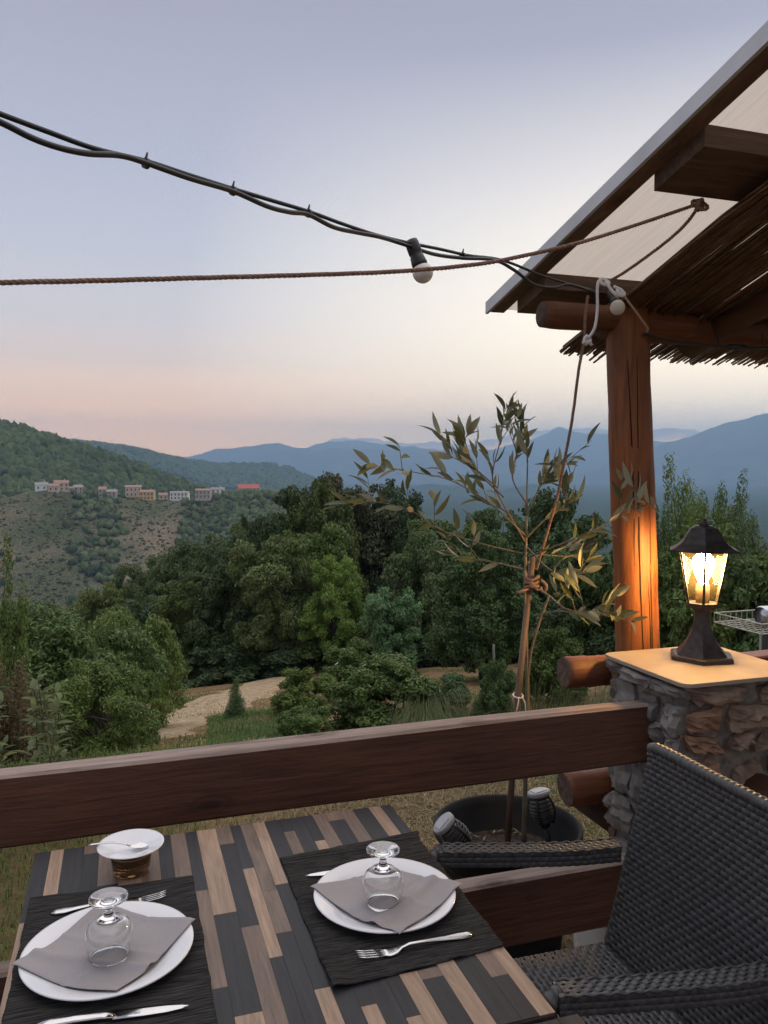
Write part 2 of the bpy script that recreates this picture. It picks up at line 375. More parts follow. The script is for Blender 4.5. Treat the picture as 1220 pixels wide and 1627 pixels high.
fn_e = profile([(-900, 740), (300, 745), (450, 725), (480, 714), (510, 704), (560, 699), (600, 703), (640, 708), (700, 712), (780, 712), (830, 701), (850, 692), (870, 683), (885, 675), (900, 681), (930, 687), (960, 688), (1000, 692), (1035, 699), (1100, 706), (1300, 715), (1800, 720)])
fn_f = profile([(-900, 830), (700, 830), (880, 775), (960, 738), (1035, 710), (1060, 703), (1100, 692), (1130, 682), (1150, 672), (1180, 664), (1220, 652), (1350, 638), (1600, 640), (2200, 660)])
hill('village_hill', fn_v, 690, 380, 800, .50, .06, 26, 120, M_SCRUB, 620, 90, rough=.5, ridge=.35)
hill('wooded_hill', fn_a, 1000, 690, 1300, .36, .3, 20, 200, M_WOOD, 500, 60)
hill('dark_ridge', fn_b, 3300, 2300, 4200, .36, .3, 70, 600, M_FAR, 700, 60, ridge=.5)
hill('low_hills', fn_c, 5200, 4200, 6200, .25, .25, 60, 700, M_FAR, 700, 40, ridge=.4)
hill('steep_mountain', fn_f, 10000, 7600, 11500, .33, .3, 160, 1300, M_ROCK, 700, 60, ridge=.5)
hill('blue_range', fn_d, 11000, 8500, 12500, .3, .3, 160, 1500, M_ROCK, 900, 50, ridge=.5)
hill('peaked_range', fn_e, 13000, 9800, 14500, .3, .3, 220, 2000, M_ROCK, 900, 50, ridge=.5)

# low cloud lying behind the peaks, beyond the haze
def cloud_bank():
    m, nt, b = mat_new('dusk_cloud'); b.inputs['Base Color'].default_value = (.62, .62, .72, 1); b.inputs['Roughness'].default_value = 1; b.inputs['Specular IOR Level'].default_value = 0
    fn = profile([(-900, 760), (500, 740), (530, 698), (545, 696), (590, 697), (640, 706), (700, 702), (740, 708), (800, 695), (835, 684), (870, 684), (930, 680), (975, 684), (1030, 686), (1060, 680), (1090, 682), (1110, 690), (1160, 700), (1300, 700), (1800, 730)])
    rs = np.random.RandomState(5); bm = bmesh.new(); bmesh.ops.create_icosphere(bm, subdivisions=3, radius=1)
    U = np.array([v.co[:] for v in bm.verts]); bm.verts.index_update(); Fi = np.array([[v.index for v in f.verts] for f in bm.faces]); bm.free()
    Vs, Fs = [], []
    for px in np.concatenate([np.arange(505, 790, 7), np.arange(790, 1140, 7), np.arange(1140, 1700, 40)]):
        D = 24000 + rs.rand() * 1500; q = az_of(px); top = CAMZ + D * float(fn(q)); rr = 130 + 110 * rs.rand()
        c = np.array([D * math.sin(q + YAW), D * math.cos(q + YAW), top - rr * .8 + (rs.rand() - .5) * 60])
        n = fbm(U[:, 0] * 2 + px, U[:, 1] * 2 + U[:, 2] * 3, 4)
        V = U * (1 + .6 * n[:, None]) * np.array([rr * 1.7, rr * 1.7, rr * .8]) + c
        Fs.append(Fi + sum(len(v) for v in Vs)); Vs.append(V)
    o = link('cloud_bank', np_mesh('cloud_bank', np.concatenate(Vs), np.concatenate(Fs), m, True)); struct(o, 'stuff', 'low grey cloud bank behind the far peaks')
cloud_bank()

# ---------------------------------------------------------------- far woods (masses of trees nobody could count)
def blob_protos(n, seed, sub=2, squash=1.1):
    rs = np.random.RandomState(seed); bm = bmesh.new(); bmesh.ops.create_icosphere(bm, subdivisions=sub, radius=1)
    bm.verts.index_update(); U = np.array([v.co[:] for v in bm.verts]); Fi = np.array([[v.index for v in f.verts] for f in bm.faces]); bm.free()
    return [U * (1 + .85 * (rs.rand(len(U), 1) - .5)) * np.array([1, 1, squash]) for _ in range(n)], Fi
def woods(name, label, C, S, mats, seed, squash=1.15):
    protos, Fi = blob_protos(12, seed, 2, squash); rs = np.random.RandomState(seed)
    k = len(protos[0]); V = np.empty((len(C) * k, 3)); 
    for i in range(len(C)):
        V[i * k:(i + 1) * k] = protos[rs.randint(12)] * S[i] * (0.8 + .4 * rs.rand(3)) + C[i]
    F = (Fi[None] + (np.arange(len(C)) * k)[:, None, None]).reshape(-1, 3)
    o = link(name, np_mesh(name, V, F, mats, False)); struct(o, 'stuff', label); return o
M_FOR1 = leaf_mat('forest_canopy', (.026, .046, .020), (.088, .125, .050), trans=.0, rough=.9, nscale=.02)
M_FOR2 = leaf_mat('maquis_canopy', (.034, .055, .024), (.115, .145, .060), trans=.0, rough=.9, nscale=.03)
def scatter(fnargs, a0, a1, d0, d1, n, mask, seed):
    rs = np.random.RandomState(seed); q = np.radians(a0 + (a1 - a0) * rs.rand(n)); D = d0 + (d1 - d0) * rs.rand(n)
    Z = hill_z(*fnargs, q, D) if len(fnargs) == 6 else hill_z(*fnargs[:6], q, D, *fnargs[6:])
    X, Y = D * np.sin(q + YAW), D * np.cos(q + YAW)
    k = mask(X, Y, q, D, rs.rand(n)); return np.stack([X, Y, Z], -1)[k]
VH = (fn_v, 690, .50, .06, 26, 120, .5, .35); AH = (fn_a, 1000, .36, .3, 20, 200)
def px_of(q): return CX + FPX * np.tan(q)
def vmask(X, Y, q, D, u):
    px = px_of(q); n = fbm(X / 70 + 3, Y / 70, 4)
    bare = np.exp(-((px - 40) / 75) ** 2) * (D > 500) + .95 * np.exp(-((px - 235) / 60) ** 2) * (D > 560)
    gul = np.exp(-((px - 160) / 38) ** 2) + (px > 290) * .9
    p = .52 + 1.5 * n - .62 * bare + .5 * gul
    p = np.where((D > 672) & (D < 700), p - .12, p)
    return u < p
C = scatter(VH, -32, 3, 430, 715, 9500, vmask, 3)
S = 1.3 + 1.9 * np.random.RandomState(4).rand(len(C)); C[:, 2] += S * .5
woods('hillside_trees', 'dense trees and maquis on the slope below the village', C, S, M_FOR2, 21)
C = scatter(VH, -32, 2, 430, 700, 5000, lambda X, Y, q, D, u: np.ones_like(u, bool), 8)
S = .6 + .7 * np.random.RandomState(5).rand(len(C)); C[:, 2] += S * .2
woods('hillside_scrub', 'low grey green scrub on the bare slopes below the village', C, S, leaf_mat('scrub_leaf', (.05, .06, .03), (.11, .10, .055), trans=0, rough=.9, nscale=.05), 22, .8)
C = scatter(AH, -30, -8, 735, 1030, 6500, lambda X, Y, q, D, u: u < .95, 5)
S = 3.0 + 2.6 * np.random.RandomState(6).rand(len(C)); C[:, 2] += S * .6
woods('wooded_hill_trees', 'dark forest covering the hill behind the village', C, S, M_FOR1, 23, 1.3)
BH = (fn_b, 3300, .36, .3, 70, 600, .5, .5)
C = scatter(BH, -27, 0, 2850, 3340, 6000, lambda X, Y, q, D, u: u < 1, 6)
S = 6 + 5 * np.random.RandomState(6).rand(len(C)); C[:, 2] += S * .3
woods('dark_ridge_trees', 'distant woods on the dark ridge beyond the village hill', C, S, M_FOR1, 24, 1.0)

# ---------------------------------------------------------------- the village
M_STONEW = simple('house_stone', (.42, .37, .32), .9, var=.3, scale=.6)
M_PINK = simple('house_pink_plaster', (.56, .44, .36), .9, var=.15, scale=.4)
M_OCHRE = simple('house_ochre_plaster', (.62, .43, .20), .9, var=.12, scale=.4)
M_WHITE = simple('house_white_plaster', (.72, .72, .70), .9, var=.08, scale=.4)
M_RED = simple('red_roof_tile', (.42, .12, .09), .9, var=.2, scale=1.5)
M_TERRA = simple('terracotta_tile', (.34, .22, .165), .9, var=.25, scale=1.5)
M_GREYR = simple('grey_slate_roof', (.30, .28, .26), .9, var=.2, scale=1.5)
M_PANE = simple('dark_window_pane', (.05, .055, .065), .3, var=.2, scale=2)
M_SHUT = simple('shutter_paint', (.22, .16, .12), .7, var=.2, scale=2)
def house(label, px0, px1, py_top, py_base, D, wm, rm, storeys=2, nwin=3, hip=False, rise=.30):
    pm = (px0 + px1) / 2; DD = np.linspace(560, 760, 400); rz_ = CAMZ + DD * el(pm, py_base + 1); hv = hill_z(VH[0], *VH[1:6], np.full(400, az_of(pm)), DD, *VH[6:]); k_ = np.argmax(hv > rz_); D = float(DD[k_]) if k_ else D
    c = at_d(pm, py_base, D); w = (px1 - px0) / FPX * D * .97; h = (py_base - py_top) / FPX * D * (1.12 - rise); dp = max(7, w * .6)
    e = empty('house', c, -math.atan2(c.x, c.y) + random.uniform(-.25, .25)); tag(e, label, 'house', 'village houses')
    z0 = 0.0
    MB().box((-w / 2, 0, z0 - 2), (w / 2, dp, z0 + h)).build('wall', wm, e)
    rz = z0 + h; ov = .4; rh = (py_base - py_top) / FPX * D * rise + .3
    m = MB(); x0, x1 = -w / 2 - ov, w / 2 + ov; ins = w * .25 if hip else 0
    m.add([(x0, -ov, rz), (x1, -ov, rz), (x1, dp + ov, rz), (x0, dp + ov, rz), (x0 + ins, dp / 2, rz + rh), (x1 - ins, dp / 2, rz + rh)],
          [(0, 1, 5, 4), (1, 2, 5), (2, 3, 4, 5), (3, 0, 4), (3, 2, 1, 0)])
    rf = m.build('roof', rm, e)
    MB().box((w * .2, dp * .45, rz + rh * .4), (w * .2 + .8, dp * .45 + .8, rz + rh + 1.0)).build('chimney', wm, rf)
    for s in range(storeys):
        for i in range(nwin):
            x = -w / 2 + w * (i + .5) / nwin; z = z0 + h * (s + .45) / storeys
            f = MB().box((x - .62, -.06, z - .9), (x + .62, -.01, z + .9)).build('window', M_SHUT, e)
            MB().box((x - .42, -.10, z - .75), (x + .42, -.062, z + .75)).build('pane', M_PANE, f)
    return e
house('small white house at the far left end of the village', 57, 74, 769, 779, 660, M_WHITE, M_GREYR, 1, 2)
house('low pink stone house left of the tall pink house', 77, 92, 771, 781, 655, M_PINK, M_TERRA, 1, 2)
house('tall pinkish house with orange roof, left part of the village', 88, 108, 766, 779, 668, M_PINK, M_TERRA, 2, 3)
house('tiny stone cottage just right of the tall pinkish house', 109, 118, 775, 782, 668, M_STONEW, M_TERRA, 1, 1)
house('pale stone house with grey roof, fifth from the left', 118, 131, 773, 784, 664, M_STONEW, M_GREYR, 2, 2)
house('stone house with lean roof before the dark trees', 157, 168, 776, 789, 668, M_STONEW, M_TERRA, 2, 2)
house('grey stone ruin like house right of the gap in the village', 170, 184, 780, 790, 672, M_STONEW, M_GREYR, 2, 2)
house('broad beige house left of the yellow house', 200, 224, 774, 789, 676, M_PINK, M_TERRA, 2, 4, rise=.15)
house('yellow ochre house with terracotta roof in mid village', 222, 244, 781, 794, 664, M_OCHRE, M_TERRA, 2, 4, rise=.2)
house('small pink cottage right of the yellow house', 253, 266, 785, 793, 668, M_PINK, M_TERRA, 1, 2)
house('long white house, brightest of the village', 270, 298, 783, 794, 668, M_WHITE, M_GREYR, 2, 5, rise=.12)
house('long beige stone house right of the white house', 310, 334, 779, 792, 674, M_STONEW, M_TERRA, 2, 4, rise=.15)
house('cream flat roofed house second from the right end', 336, 356, 777, 790, 680, M_WHITE, M_GREYR, 2, 3, rise=.1)
house('large red roofed house at the right end of the village', 379, 413, 772, 786, 688, M_PINK, M_RED, 2, 6, rise=.4)

# ---------------------------------------------------------------- haze
b_ = 16000.0
hz = MB().box((-b_, -b_, -175), (b_, b_, 900))
m, nt, bb = mat_new('evening_haze'); nt.nodes.remove(bb)
pv = nd(nt, 'ShaderNodeVolumePrincipled'); pv.inputs['Color'].default_value = (.42, .68, 1.0, 1); pv.inputs['Density'].default_value = HAZE; pv.inputs['Anisotropy'].default_value = 0.2
nt.links.new(pv.outputs[0], nt.nodes['Material Output'].inputs['Volume'])
ho = hz.build('haze', m); struct(ho, 'stuff', 'blue evening haze filling the valley air')

# ================================================================ terrace: deck, railing, pillar, pergola
W_RAIL = wood('dark_stained_beam', (.042, .016, .009), (.135, .055, .030), 0, 5, .5, 16, .5)
W_RAILTOP = wood('weathered_beam_top', (.17, .122, .10), (.38, .305, .27), 0, 5, .75, 18, .5, wear=((.10, .045, .03), 3.5, .55))
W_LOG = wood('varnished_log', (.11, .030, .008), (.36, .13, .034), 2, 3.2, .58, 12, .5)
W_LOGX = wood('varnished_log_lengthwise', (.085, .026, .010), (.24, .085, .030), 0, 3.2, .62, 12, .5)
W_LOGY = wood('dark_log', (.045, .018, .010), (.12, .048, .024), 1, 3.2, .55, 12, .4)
W_END = simple('log_end_grain', (.10, .065, .045), .9, var=.45, scale=55, bump=.5)
W_PURL = wood('roof_batten', (.06, .035, .025), (.20, .125, .09), 0, 5, .75, 12, .4)
W_DECK = wood('deck_plank', (.03, .018, .013), (.085, .05, .035), 0, 5, .7, 14, .4)

deck = MB().box((-2.6, -2.4, -.13), (4.5, 1.93, -.032)).build('terrace_floor', W_DECK); struct(deck)
for i in range(30):
    y0 = -2.3 + i * .141
    if y0 + .135 > 1.95: break
    MB().box((-2.6, y0, -.03), (1.29, y0 + .135, 0)).build('plank', W_DECK, deck)

def beam(name, a, b, parent, topmat=True):
    m = MB(); (x0, y0, z0), (x1, y1, z1) = a, b; bm = bmesh.new(); nx = 60
    prof = [(y0, z0 + .008), (y0 + .008, z0), (y1 - .008, z0), (y1, z0 + .008), (y1, z1 - .007), (y1 - .007, z1), (y0 + .007, z1), (y0, z1 - .007)]
    vs = []
    for i in range(nx + 1):
        x = x0 + (x1 - x0) * i / nx
        for (y, z) in prof: vs.append((x, y + .002 * math.sin(x * 5 + z * 9), z + (.0035 * math.sin(x * 3.1 + y * 20) if z > (z0 + z1) / 2 else 0)))
    fs = []; mi = []
    for i in range(nx):
        for j in range(8): fs.append((i * 8 + j, i * 8 + (j + 1) % 8, (i + 1) * 8 + (j + 1) % 8, (i + 1) * 8 + j)); mi.append(1 if j in (4, 5, 6) else 0)
    fs += [tuple(range(8)), tuple(nx * 8 + j for j in range(8))[::-1]]; mi += [0, 0]
    m.v = vs; m.f = fs; m.mi = mi
    o = m.build(name, [W_RAIL, W_RAILTOP if topmat else W_RAIL], parent); return o
railing = empty('railing', (-1.7, 1.8, 0)); tag(railing, 'dark brown timber railing of two thick horizontal beams behind the table', 'railing')


under(railing, beam('upper_beam', (-2.0, 1.80, .704), (1.345, 1.858, .863), None))
under(railing, beam('lower_beam', (-2.0, 1.80, .262), (1.345, 1.858, .437), None))
for x in (-1.62, ): under(railing, MB().box((x, 1.862, -.12), (x + .09, 1.952, .82), bev=.006).build('post', W_RAIL))

# ---- stone pillar
M_STONE = []
for k, (a, c) in enumerate([((.105, .098, .09), (.28, .262, .24)), ((.15, .10, .075), (.33, .24, .175)), ((.19, .105, .065), (.38, .235, .15)), ((.085, .08, .075), (.21, .198, .185))]):
    m, nt, b = mat_new('rubble_stone'); tc = nd(nt, 'ShaderNodeTexCoord'); n = nd(nt, 'ShaderNodeTexNoise'); n.inputs['Scale'].default_value = 26; n.inputs['Detail'].default_value = 10; n.inputs['Roughness'].default_value = .7
    n2 = nd(nt, 'ShaderNodeTexNoise'); n2.inputs['Scale'].default_value = 7; n2.inputs['Detail'].default_value = 6
    nt.links.new(tc.outputs['Object'], n.inputs[0]); nt.links.new(tc.outputs['Object'], n2.inputs[0])
    ad = nd(nt, 'ShaderNodeMath', operation='ADD'); hv = nd(nt, 'ShaderNodeMath', operation='MULTIPLY', i1=.5); nt.links.new(n.outputs[0], ad.inputs[0]); nt.links.new(n2.outputs[0], ad.inputs[1]); nt.links.new(ad.outputs[0], hv.inputs[0])
    r = ramp(nt, hv.outputs[0], [(.36, a), (.62, c)]); nt.links.new(r.outputs[0], b.inputs['Base Color']); b.inputs['Roughness'].default_value = .9; b.inputs['Specular IOR Level'].default_value = .2
    bp = nd(nt, 'ShaderNodeBump'); bp.inputs['Strength'].default_value = .9; bp.inputs['Distance'].default_value = .012; nt.links.new(hv.outputs[0], bp.inputs['Height']); nt.links.new(bp.outputs[0], b.inputs['Normal'])
    M_STONE.append(m)
M_MORTAR = simple('old_mortar', (.17, .145, .12), .95, var=.4, scale=40, bump=.9)
PX0, PX1, PY0, PY1, PZ = 1.365, 1.70, 1.685, 1.985, .945
pil = empty('stone_pillar', ((PX0 + PX1) / 2, (PY0 + PY1) / 2, -.1)); tag(pil, 'square rubble stone pillar with a pale slab under the lantern', 'pillar')
def coreblock():
    m = MB(); n = 14
    for (o, u, v, w, hgt) in [((PX0, PY0), (1, 0), (0, -1), PX1 - PX0, PZ + .1), ((PX0, PY1), (0, -1), (-1, 0), PY1 - PY0, PZ + .1), ((PX1, PY1), (-1, 0), (0, 1), PX1 - PX0, PZ + .1), ((PX1, PY0), (0, 1), (1, 0), PY1 - PY0, PZ + .1)]:
        vs = []
        for j in range(3 * n + 1):
            for i in range(n + 1):
                a = w * i / n; z = -.1 + hgt * j / (3 * n); d = float(fbm(np.array([a * 22 + o[0] * 9]), np.array([z * 22 + o[1] * 5]), 3)[0]) * .035 if 0 < i < n else 0
                vs.append((o[0] + u[0] * a + v[0] * d, o[1] + u[1] * a + v[1] * d, z))
        m.add(vs, [(j * (n + 1) + i, j * (n + 1) + i + 1, (j + 1) * (n + 1) + i + 1, (j + 1) * (n + 1) + i) for j in range(3 * n) for i in range(n)])
    return m
under(pil, coreblock().build('mortar_core', M_MORTAR, smooth=True))
def stone_mesh(seed, w, h, d):
    """a rough broken block lying in the XZ plane, its face towards -Y"""
    rs = random.Random(seed); m = MB(); so = rs.uniform(0, 90)
    cj = {(sx, sz): (rs.uniform(-.20, .05) * w * sx, rs.uniform(-.18, .05) * h * sz, rs.uniform(-.25, .25) * d) for sx in (-1, 1) for sz in (-1, 1)}
    bm = bmesh.new(); bmesh.ops.create_cube(bm, size=1); bmesh.ops.subdivide_edges(bm, edges=bm.edges[:], cuts=5, use_grid_fill=True)
    U = np.array([v.co[:] for v in bm.verts]) * 2; N1 = fbm(U[:, 0] * w * 16 + so, U[:, 2] * h * 16 + U[:, 1] + so, 4); N2 = fbm(U[:, 0] * w * 30 + so + 40, U[:, 2] * h * 30 + U[:, 1] * 2, 3)
    for v, n1, n2 in zip(bm.verts, N1, N2):
        u, t, q = v.co.x * 2, v.co.y * 2, v.co.z * 2; k = [(1 + sx * u) / 2 * (1 + sz * q) / 2 for sx in (-1, 1) for sz in (-1, 1)]
        c = [sum(a * b_[i] for a, b_ in zip(k, [cj[(sx, sz)] for sx in (-1, 1) for sz in (-1, 1)])) for i in range(3)]
        rnd = 1 - .06 * (abs(u) ** 4 * abs(q) ** 4); edge = max(abs(u), abs(q)); yy = t * d / 2
        if t < 0: yy += c[2] + d * .22 * max(0, edge - .7) / .3 + n1 * d * 1.1 + round(n2 * 3) / 3 * d * .5
        v.co = Vector((u * w / 2 * rnd + c[0] + n1 * .12 * w, yy, q * h / 2 * rnd + c[1] + n2 * .14 * h))
    bm.verts.index_update(); m.add([v.co.copy() for v in bm.verts], [tuple(v.index for v in f.verts) for f in bm.faces]); bm.free(); return m
def stones_on(face, rows, seed):
    rs = random.Random(seed); z = PZ - .005
    for h, cols in rows:
        tot = sum(c[0] for c in cols); L_ = (PX1 - PX0 if face in 'FB' else PY1 - PY0) + .02; a = -.01
        for wfrac, kind in cols:
            w = L_ * wfrac / tot; hh = h * rs.uniform(.93, 1.04); d = rs.uniform(.035, .06)
            o = stone_mesh(rs.random(), w * .97, hh * .96, d).build('stone', M_STONE[kind], smooth=False)
            c = a + w / 2; zz = z - h / 2 + rs.uniform(-.008, .008)
            if face == 'F': o.location = (PX0 + c, PY0 - .005, zz)
            elif face == 'L': o.location = (PX0 - .005, PY1 - c, zz); o.rotation_euler = (0, 0, R(-90))
            elif face == 'R': o.location = (PX1 + .005, PY0 + c, zz); o.rotation_euler = (0, 0, R(90))
            else: o.location = (PX1 - c, PY1 + .005, zz); o.rotation_euler = (0, 0, R(180))
            o.rotation_euler.y = rs.uniform(-.09, .09); under(pil, o); a += w
        z -= h
FR = [(.055, [(3, 1), (2, 1)]), (.075, [(2.0, 2), (2.4, 1), (1, 3)]), (.055, [(2.1, 2), (1.2, 1), (2, 1)]), (.20, [(1.9, 2), (2.3, 1), (1.2, 3)]), (.12, [(1.3, 1), (2, 1), (2, 2)]), (.15, [(2, 1), (1.4, 0), (2, 1)]), (.13, [(1, 1), (2, 2), (1.3, 1)]), (.15, [(2, 0), (2, 1)]), (.11, [(1, 1), (2, 0), (1, 1)])]  # front rows use browner stones: warm terrace light put into their colour
LF = [(.045, [(3, 0), (2, 3)]), (.08, [(2, 0), (1.3, 3), (1.6, 0)]), (.06, [(1.1, 3), (2, 0), (1.1, 0)]), (.19, [(1.5, 0), (1.2, 3), (1.9, 0)]), (.12, [(1, 0), (1.7, 0)]), (.16, [(2, 0), (1.5, 3)]), (.12, [(1, 0), (1, 3), (1.5, 0)]), (.15, [(2, 0), (1.5, 0)]), (.12, [(1, 3), (1, 0)])]
stones_on('F', FR, 3); stones_on('L', LF, 5); stones_on('R', LF, 8); stones_on('B', FR, 9)
def slab():
    x0, x1, y0, y1, r = 1.335, 1.728, 1.648, 2.018, .03; pts = []
    for cx, cy, a0 in [(x1 - r, y1 - r, 0), (x0 + r, y1 - r, 90), (x0 + r, y0 + r, 180), (x1 - r, y0 + r, 270)]:
        for k in range(7): a = R(a0 + 15 * k); pts.append((cx + r * math.cos(a), cy + r * math.sin(a)))
    m = MB(); n = len(pts); cx, cy = (x0 + x1) / 2, (y0 + y1) / 2
    rings = [(1, .948), (1, .9565), (.994, .958)]
    vs = [(cx + (p[0] - cx) * s, cy + (p[1] - cy) * s, z) for s, z in rings for p in pts]
    fs = [(i * n + j, i * n + (j + 1) % n, (i + 1) * n + (j + 1) % n, (i + 1) * n + j) for i in range(2) for j in range(n)]
    fs += [tuple(range(n))[::-1], tuple(2 * n + j for j in range(n))]; m.add(vs, fs); return m
under(pil, slab().build('slab', simple('cream_laminate_slab', (.33, .265, .20), .6, var=.06, scale=30)))

# ---- logs built into the pillar (rails of the outer fence)
def log_mb(a, b, r0, r1, n=20, k=14, seed=0):
    rs = random.Random(seed); a, b = Vector(a), Vector(b); pts = []; rr = []
    for i in range(k + 1):
        t = i / k; pts.append(a.lerp(b, t) + Vector((rs.uniform(-1, 1), rs.uniform(-1, 1), rs.uniform(-1, 1))) * r0 * .03); rr.append((r0 + (r1 - r0) * t) * (1 + rs.uniform(-.02, .02)))
    rr[0] *= .95; rr[-1] *= .95
    m = MB(); m.tube(pts, rr, n); 
    m.mi = [0] * (k * n) + [1, 1]; return m
def log(name, label, a, b, r0, r1, mats, seed, cat='log', group='logs of the outer fence'):
    o = log_mb(a, b, r0, r1, seed=seed).build(name, mats, None, True, loc=a)
    me = o.data
    for p in me.polygons:
        if p.material_index == 1: p.use_smooth = False
    if label: tag(o, label, cat, group)
    return o
log('fence_log', 'orange lit round log stub left of the pillar, under the slab', tuple(at_y(896, 1069, 2.06)), tuple(at_y(985, 1063, 2.06)), .047, .046, [W_LOGX, W_END], 1)
log('fence_log', 'dark round log stub under the upper beam, left of the pillar', tuple(at_y(897, 1254, 2.04)), tuple(at_y(985, 1246, 2.04)), .052, .05, [W_LOGX, W_END], 2)
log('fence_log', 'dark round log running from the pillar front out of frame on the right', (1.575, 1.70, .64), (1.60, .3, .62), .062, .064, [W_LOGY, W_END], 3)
lo = MB().box((-.14, -.015, -.03), (.14, .015, .03), bev=.006).build('fence_board', W_PURL); lo.location = at_y(952, 1292, 2.06); lo.rotation_euler = (0, R(38), R(-4)); tag(lo, 'dark slanting board under the lower log stub beside the pillar', 'board')
ro = MB().box((0, -.035, -.08), (2.2, .035, .08), bev=.006).build('side_railing_beam', wood('reddish_beam', (.07, .020, .014), (.16, .05, .032), 0, 5, .5, 14, .3)); ro.location = (1.735, 1.93, .86); ro.rotation_euler = (0, 0, R(2)); tag(ro, 'reddish brown beam running right from behind the pillar slab', 'beam')

# ================================================================ pergola
ROOF_S = .231
def RP(Y): return 2.034 + ROOF_S * (2.45 - Y)
def on_roof(px, py, off=0.0):
    d = ray(px, py); t = (2.034 + ROOF_S * 2.45 + off - CAMZ) / (d.z + ROOF_S * d.y); return Vector((0, 0, CAMZ)) + d * t
YB, YF = 2.45, -2.6
per = empty('pergola', (1.55, 2.16, -.05)); tag(per, 'timber terrace roof on a log post with reed matting and pale sheet', 'pergola')
def sloped(x0, x1, ya, yb, o0, o1):       # a board between offsets o0..o1 above the sheet plane
    m = MB(); m.add([(x0, ya, RP(ya) + o0), (x1, ya, RP(ya) + o0), (x1, yb, RP(yb) + o0), (x0, yb, RP(yb) + o0), (x0, ya, RP(ya) + o1), (x1, ya, RP(ya) + o1), (x1, yb, RP(yb) + o1), (x0, yb, RP(yb) + o1)],
          [(3, 2, 1, 0), (4, 5, 6, 7), (0, 1, 5, 4), (1, 2, 6, 5), (2, 3, 7, 6), (3, 0, 4, 7)]); return m
# post, leaning slightly
pb, pt_ = Vector((1.603, 2.135, -.12)), Vector((1.505, 2.165, 2.02))
o = log_mb(pb, pt_, .071, .066, 40, 26, 4).build('post', [W_LOG, W_END], None, True); under(per, o)
crack = MB(); rs = random.Random(3)
for k, (ang, z0, z1) in enumerate([(-108, .6, 1.95), (-80, .5, 1.45), (-128, 1.2, 1.9), (-62, .55, 1.0), (-95, .7, 1.15)]):
    for s in range(24):
        za, zb = z0 + (z1 - z0) * s / 24, z0 + (z1 - z0) * (s + 1) / 24; a0 = R(ang + 5 * math.sin(za * 4 + k)); a1 = R(ang + 5 * math.sin(zb * 4 + k)); w = .0016 * math.sin(math.pi * (s + .5) / 24) + .0004
        q = []
        for z, a in ((za, a0), (zb, a1)):
            t = (z - pb.z) / (pt_.z - pb.z); c = pb.lerp(pt_, t); r = (.071 - .005 * t) * 1.012; tang = Vector((-math.sin(a), math.cos(a), 0))
            q += [c + Vector((math.cos(a), math.sin(a), 0)) * r - tang * w, c + Vector((math.cos(a), math.sin(a), 0)) * r + tang * w]
        crack.add(q, [(0, 1, 3, 2)])
under(per, crack.build('drying_crack', simple('crack_shadow_wood', (.012, .006, .004), 1, var=.2)))
ex = at_y(870, 500, 2.165)
o = log_mb((ex.x - .02, 2.165, 1.966), (1.75, 2.165, 1.962), .041, .041, seed=6).build('beam_end', [W_LOGX, W_END], None, True); under(per, o)
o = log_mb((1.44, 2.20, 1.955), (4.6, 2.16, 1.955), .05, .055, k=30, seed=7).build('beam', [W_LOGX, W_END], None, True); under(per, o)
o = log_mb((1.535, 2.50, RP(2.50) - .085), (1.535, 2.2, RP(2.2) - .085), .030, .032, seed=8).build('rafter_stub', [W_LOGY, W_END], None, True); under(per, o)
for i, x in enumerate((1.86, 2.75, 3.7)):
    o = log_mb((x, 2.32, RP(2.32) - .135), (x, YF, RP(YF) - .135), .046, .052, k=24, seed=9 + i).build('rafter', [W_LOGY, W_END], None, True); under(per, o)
def sheet_mat():
    m, nt, b = mat_new('translucent_roof_sheet'); tc = nd(nt, 'ShaderNodeTexCoord'); mp = nd(nt, 'ShaderNodeMapping'); mp.inputs['Scale'].default_value = (60, 2, 2)
    n = nd(nt, 'ShaderNodeTexNoise'); n.inputs['Scale'].default_value = 2.2; n.inputs['Detail'].default_value = 7; nt.links.new(tc.outputs['Object'], mp.inputs[0]); nt.links.new(mp.outputs[0], n.inputs[0])
    r = ramp(nt, n.outputs[0], [(.3, (.62, .54, .45)), (.7, (.70, .62, .525))]); nt.links.new(r.outputs[0], b.inputs['Base Color']); b.inputs['Roughness'].default_value = .6
    tr = nd(nt, 'ShaderNodeBsdfTranslucent'); nt.links.new(r.outputs[0], tr.inputs[0]); ms = nd(nt, 'ShaderNodeMixShader'); ms.inputs[0].default_value = .72
    nt.links.new(b.outputs[0], ms.inputs[1]); nt.links.new(tr.outputs[0], ms.inputs[2]); nt.links.new(ms.outputs[0], nt.nodes['Material Output'].inputs[0]); return m
m = MB(); m.add([(1.172, YB, RP(YB)), (5.2, YB, RP(YB)), (5.2, YF, RP(YF)), (1.172, YF, RP(YF))], [(0, 1, 2, 3)])
under(per, m.build('roof_sheet', sheet_mat()))
under(per, sloped(1.160, 1.170, YB + .01, YF, -.014, .024).build('verge_trim', simple('zinc_trim', (.58, .60, .63), .5, .2, var=.12, scale=6)))
under(per, sloped(1.1705, 1.218, YB - .01, YF, -.016, -.003).build('verge_board', wood('verge_board_wood', (.10, .065, .048), (.26, .17, .125), 1, 4, .7, 12, .3)))
p_a = on_roof(805, 495, -.05); p_b = on_roof(838, 460, -.05); y_ = (p_a.y, p_b.y)
under(per, sloped(1.222, 5.0, max(y_), min(y_) - .02, -.052, -.006).build('purlin', W_PURL))
p_a = on_roof(1030, 301, -.05); p_b = on_roof(1100, 228, -.05); PURL2 = (p_a, p_b)
under(per, sloped(1.222, 5.0, p_a.y, p_b.y, -.052, -.004).build('purlin', W_PURL))
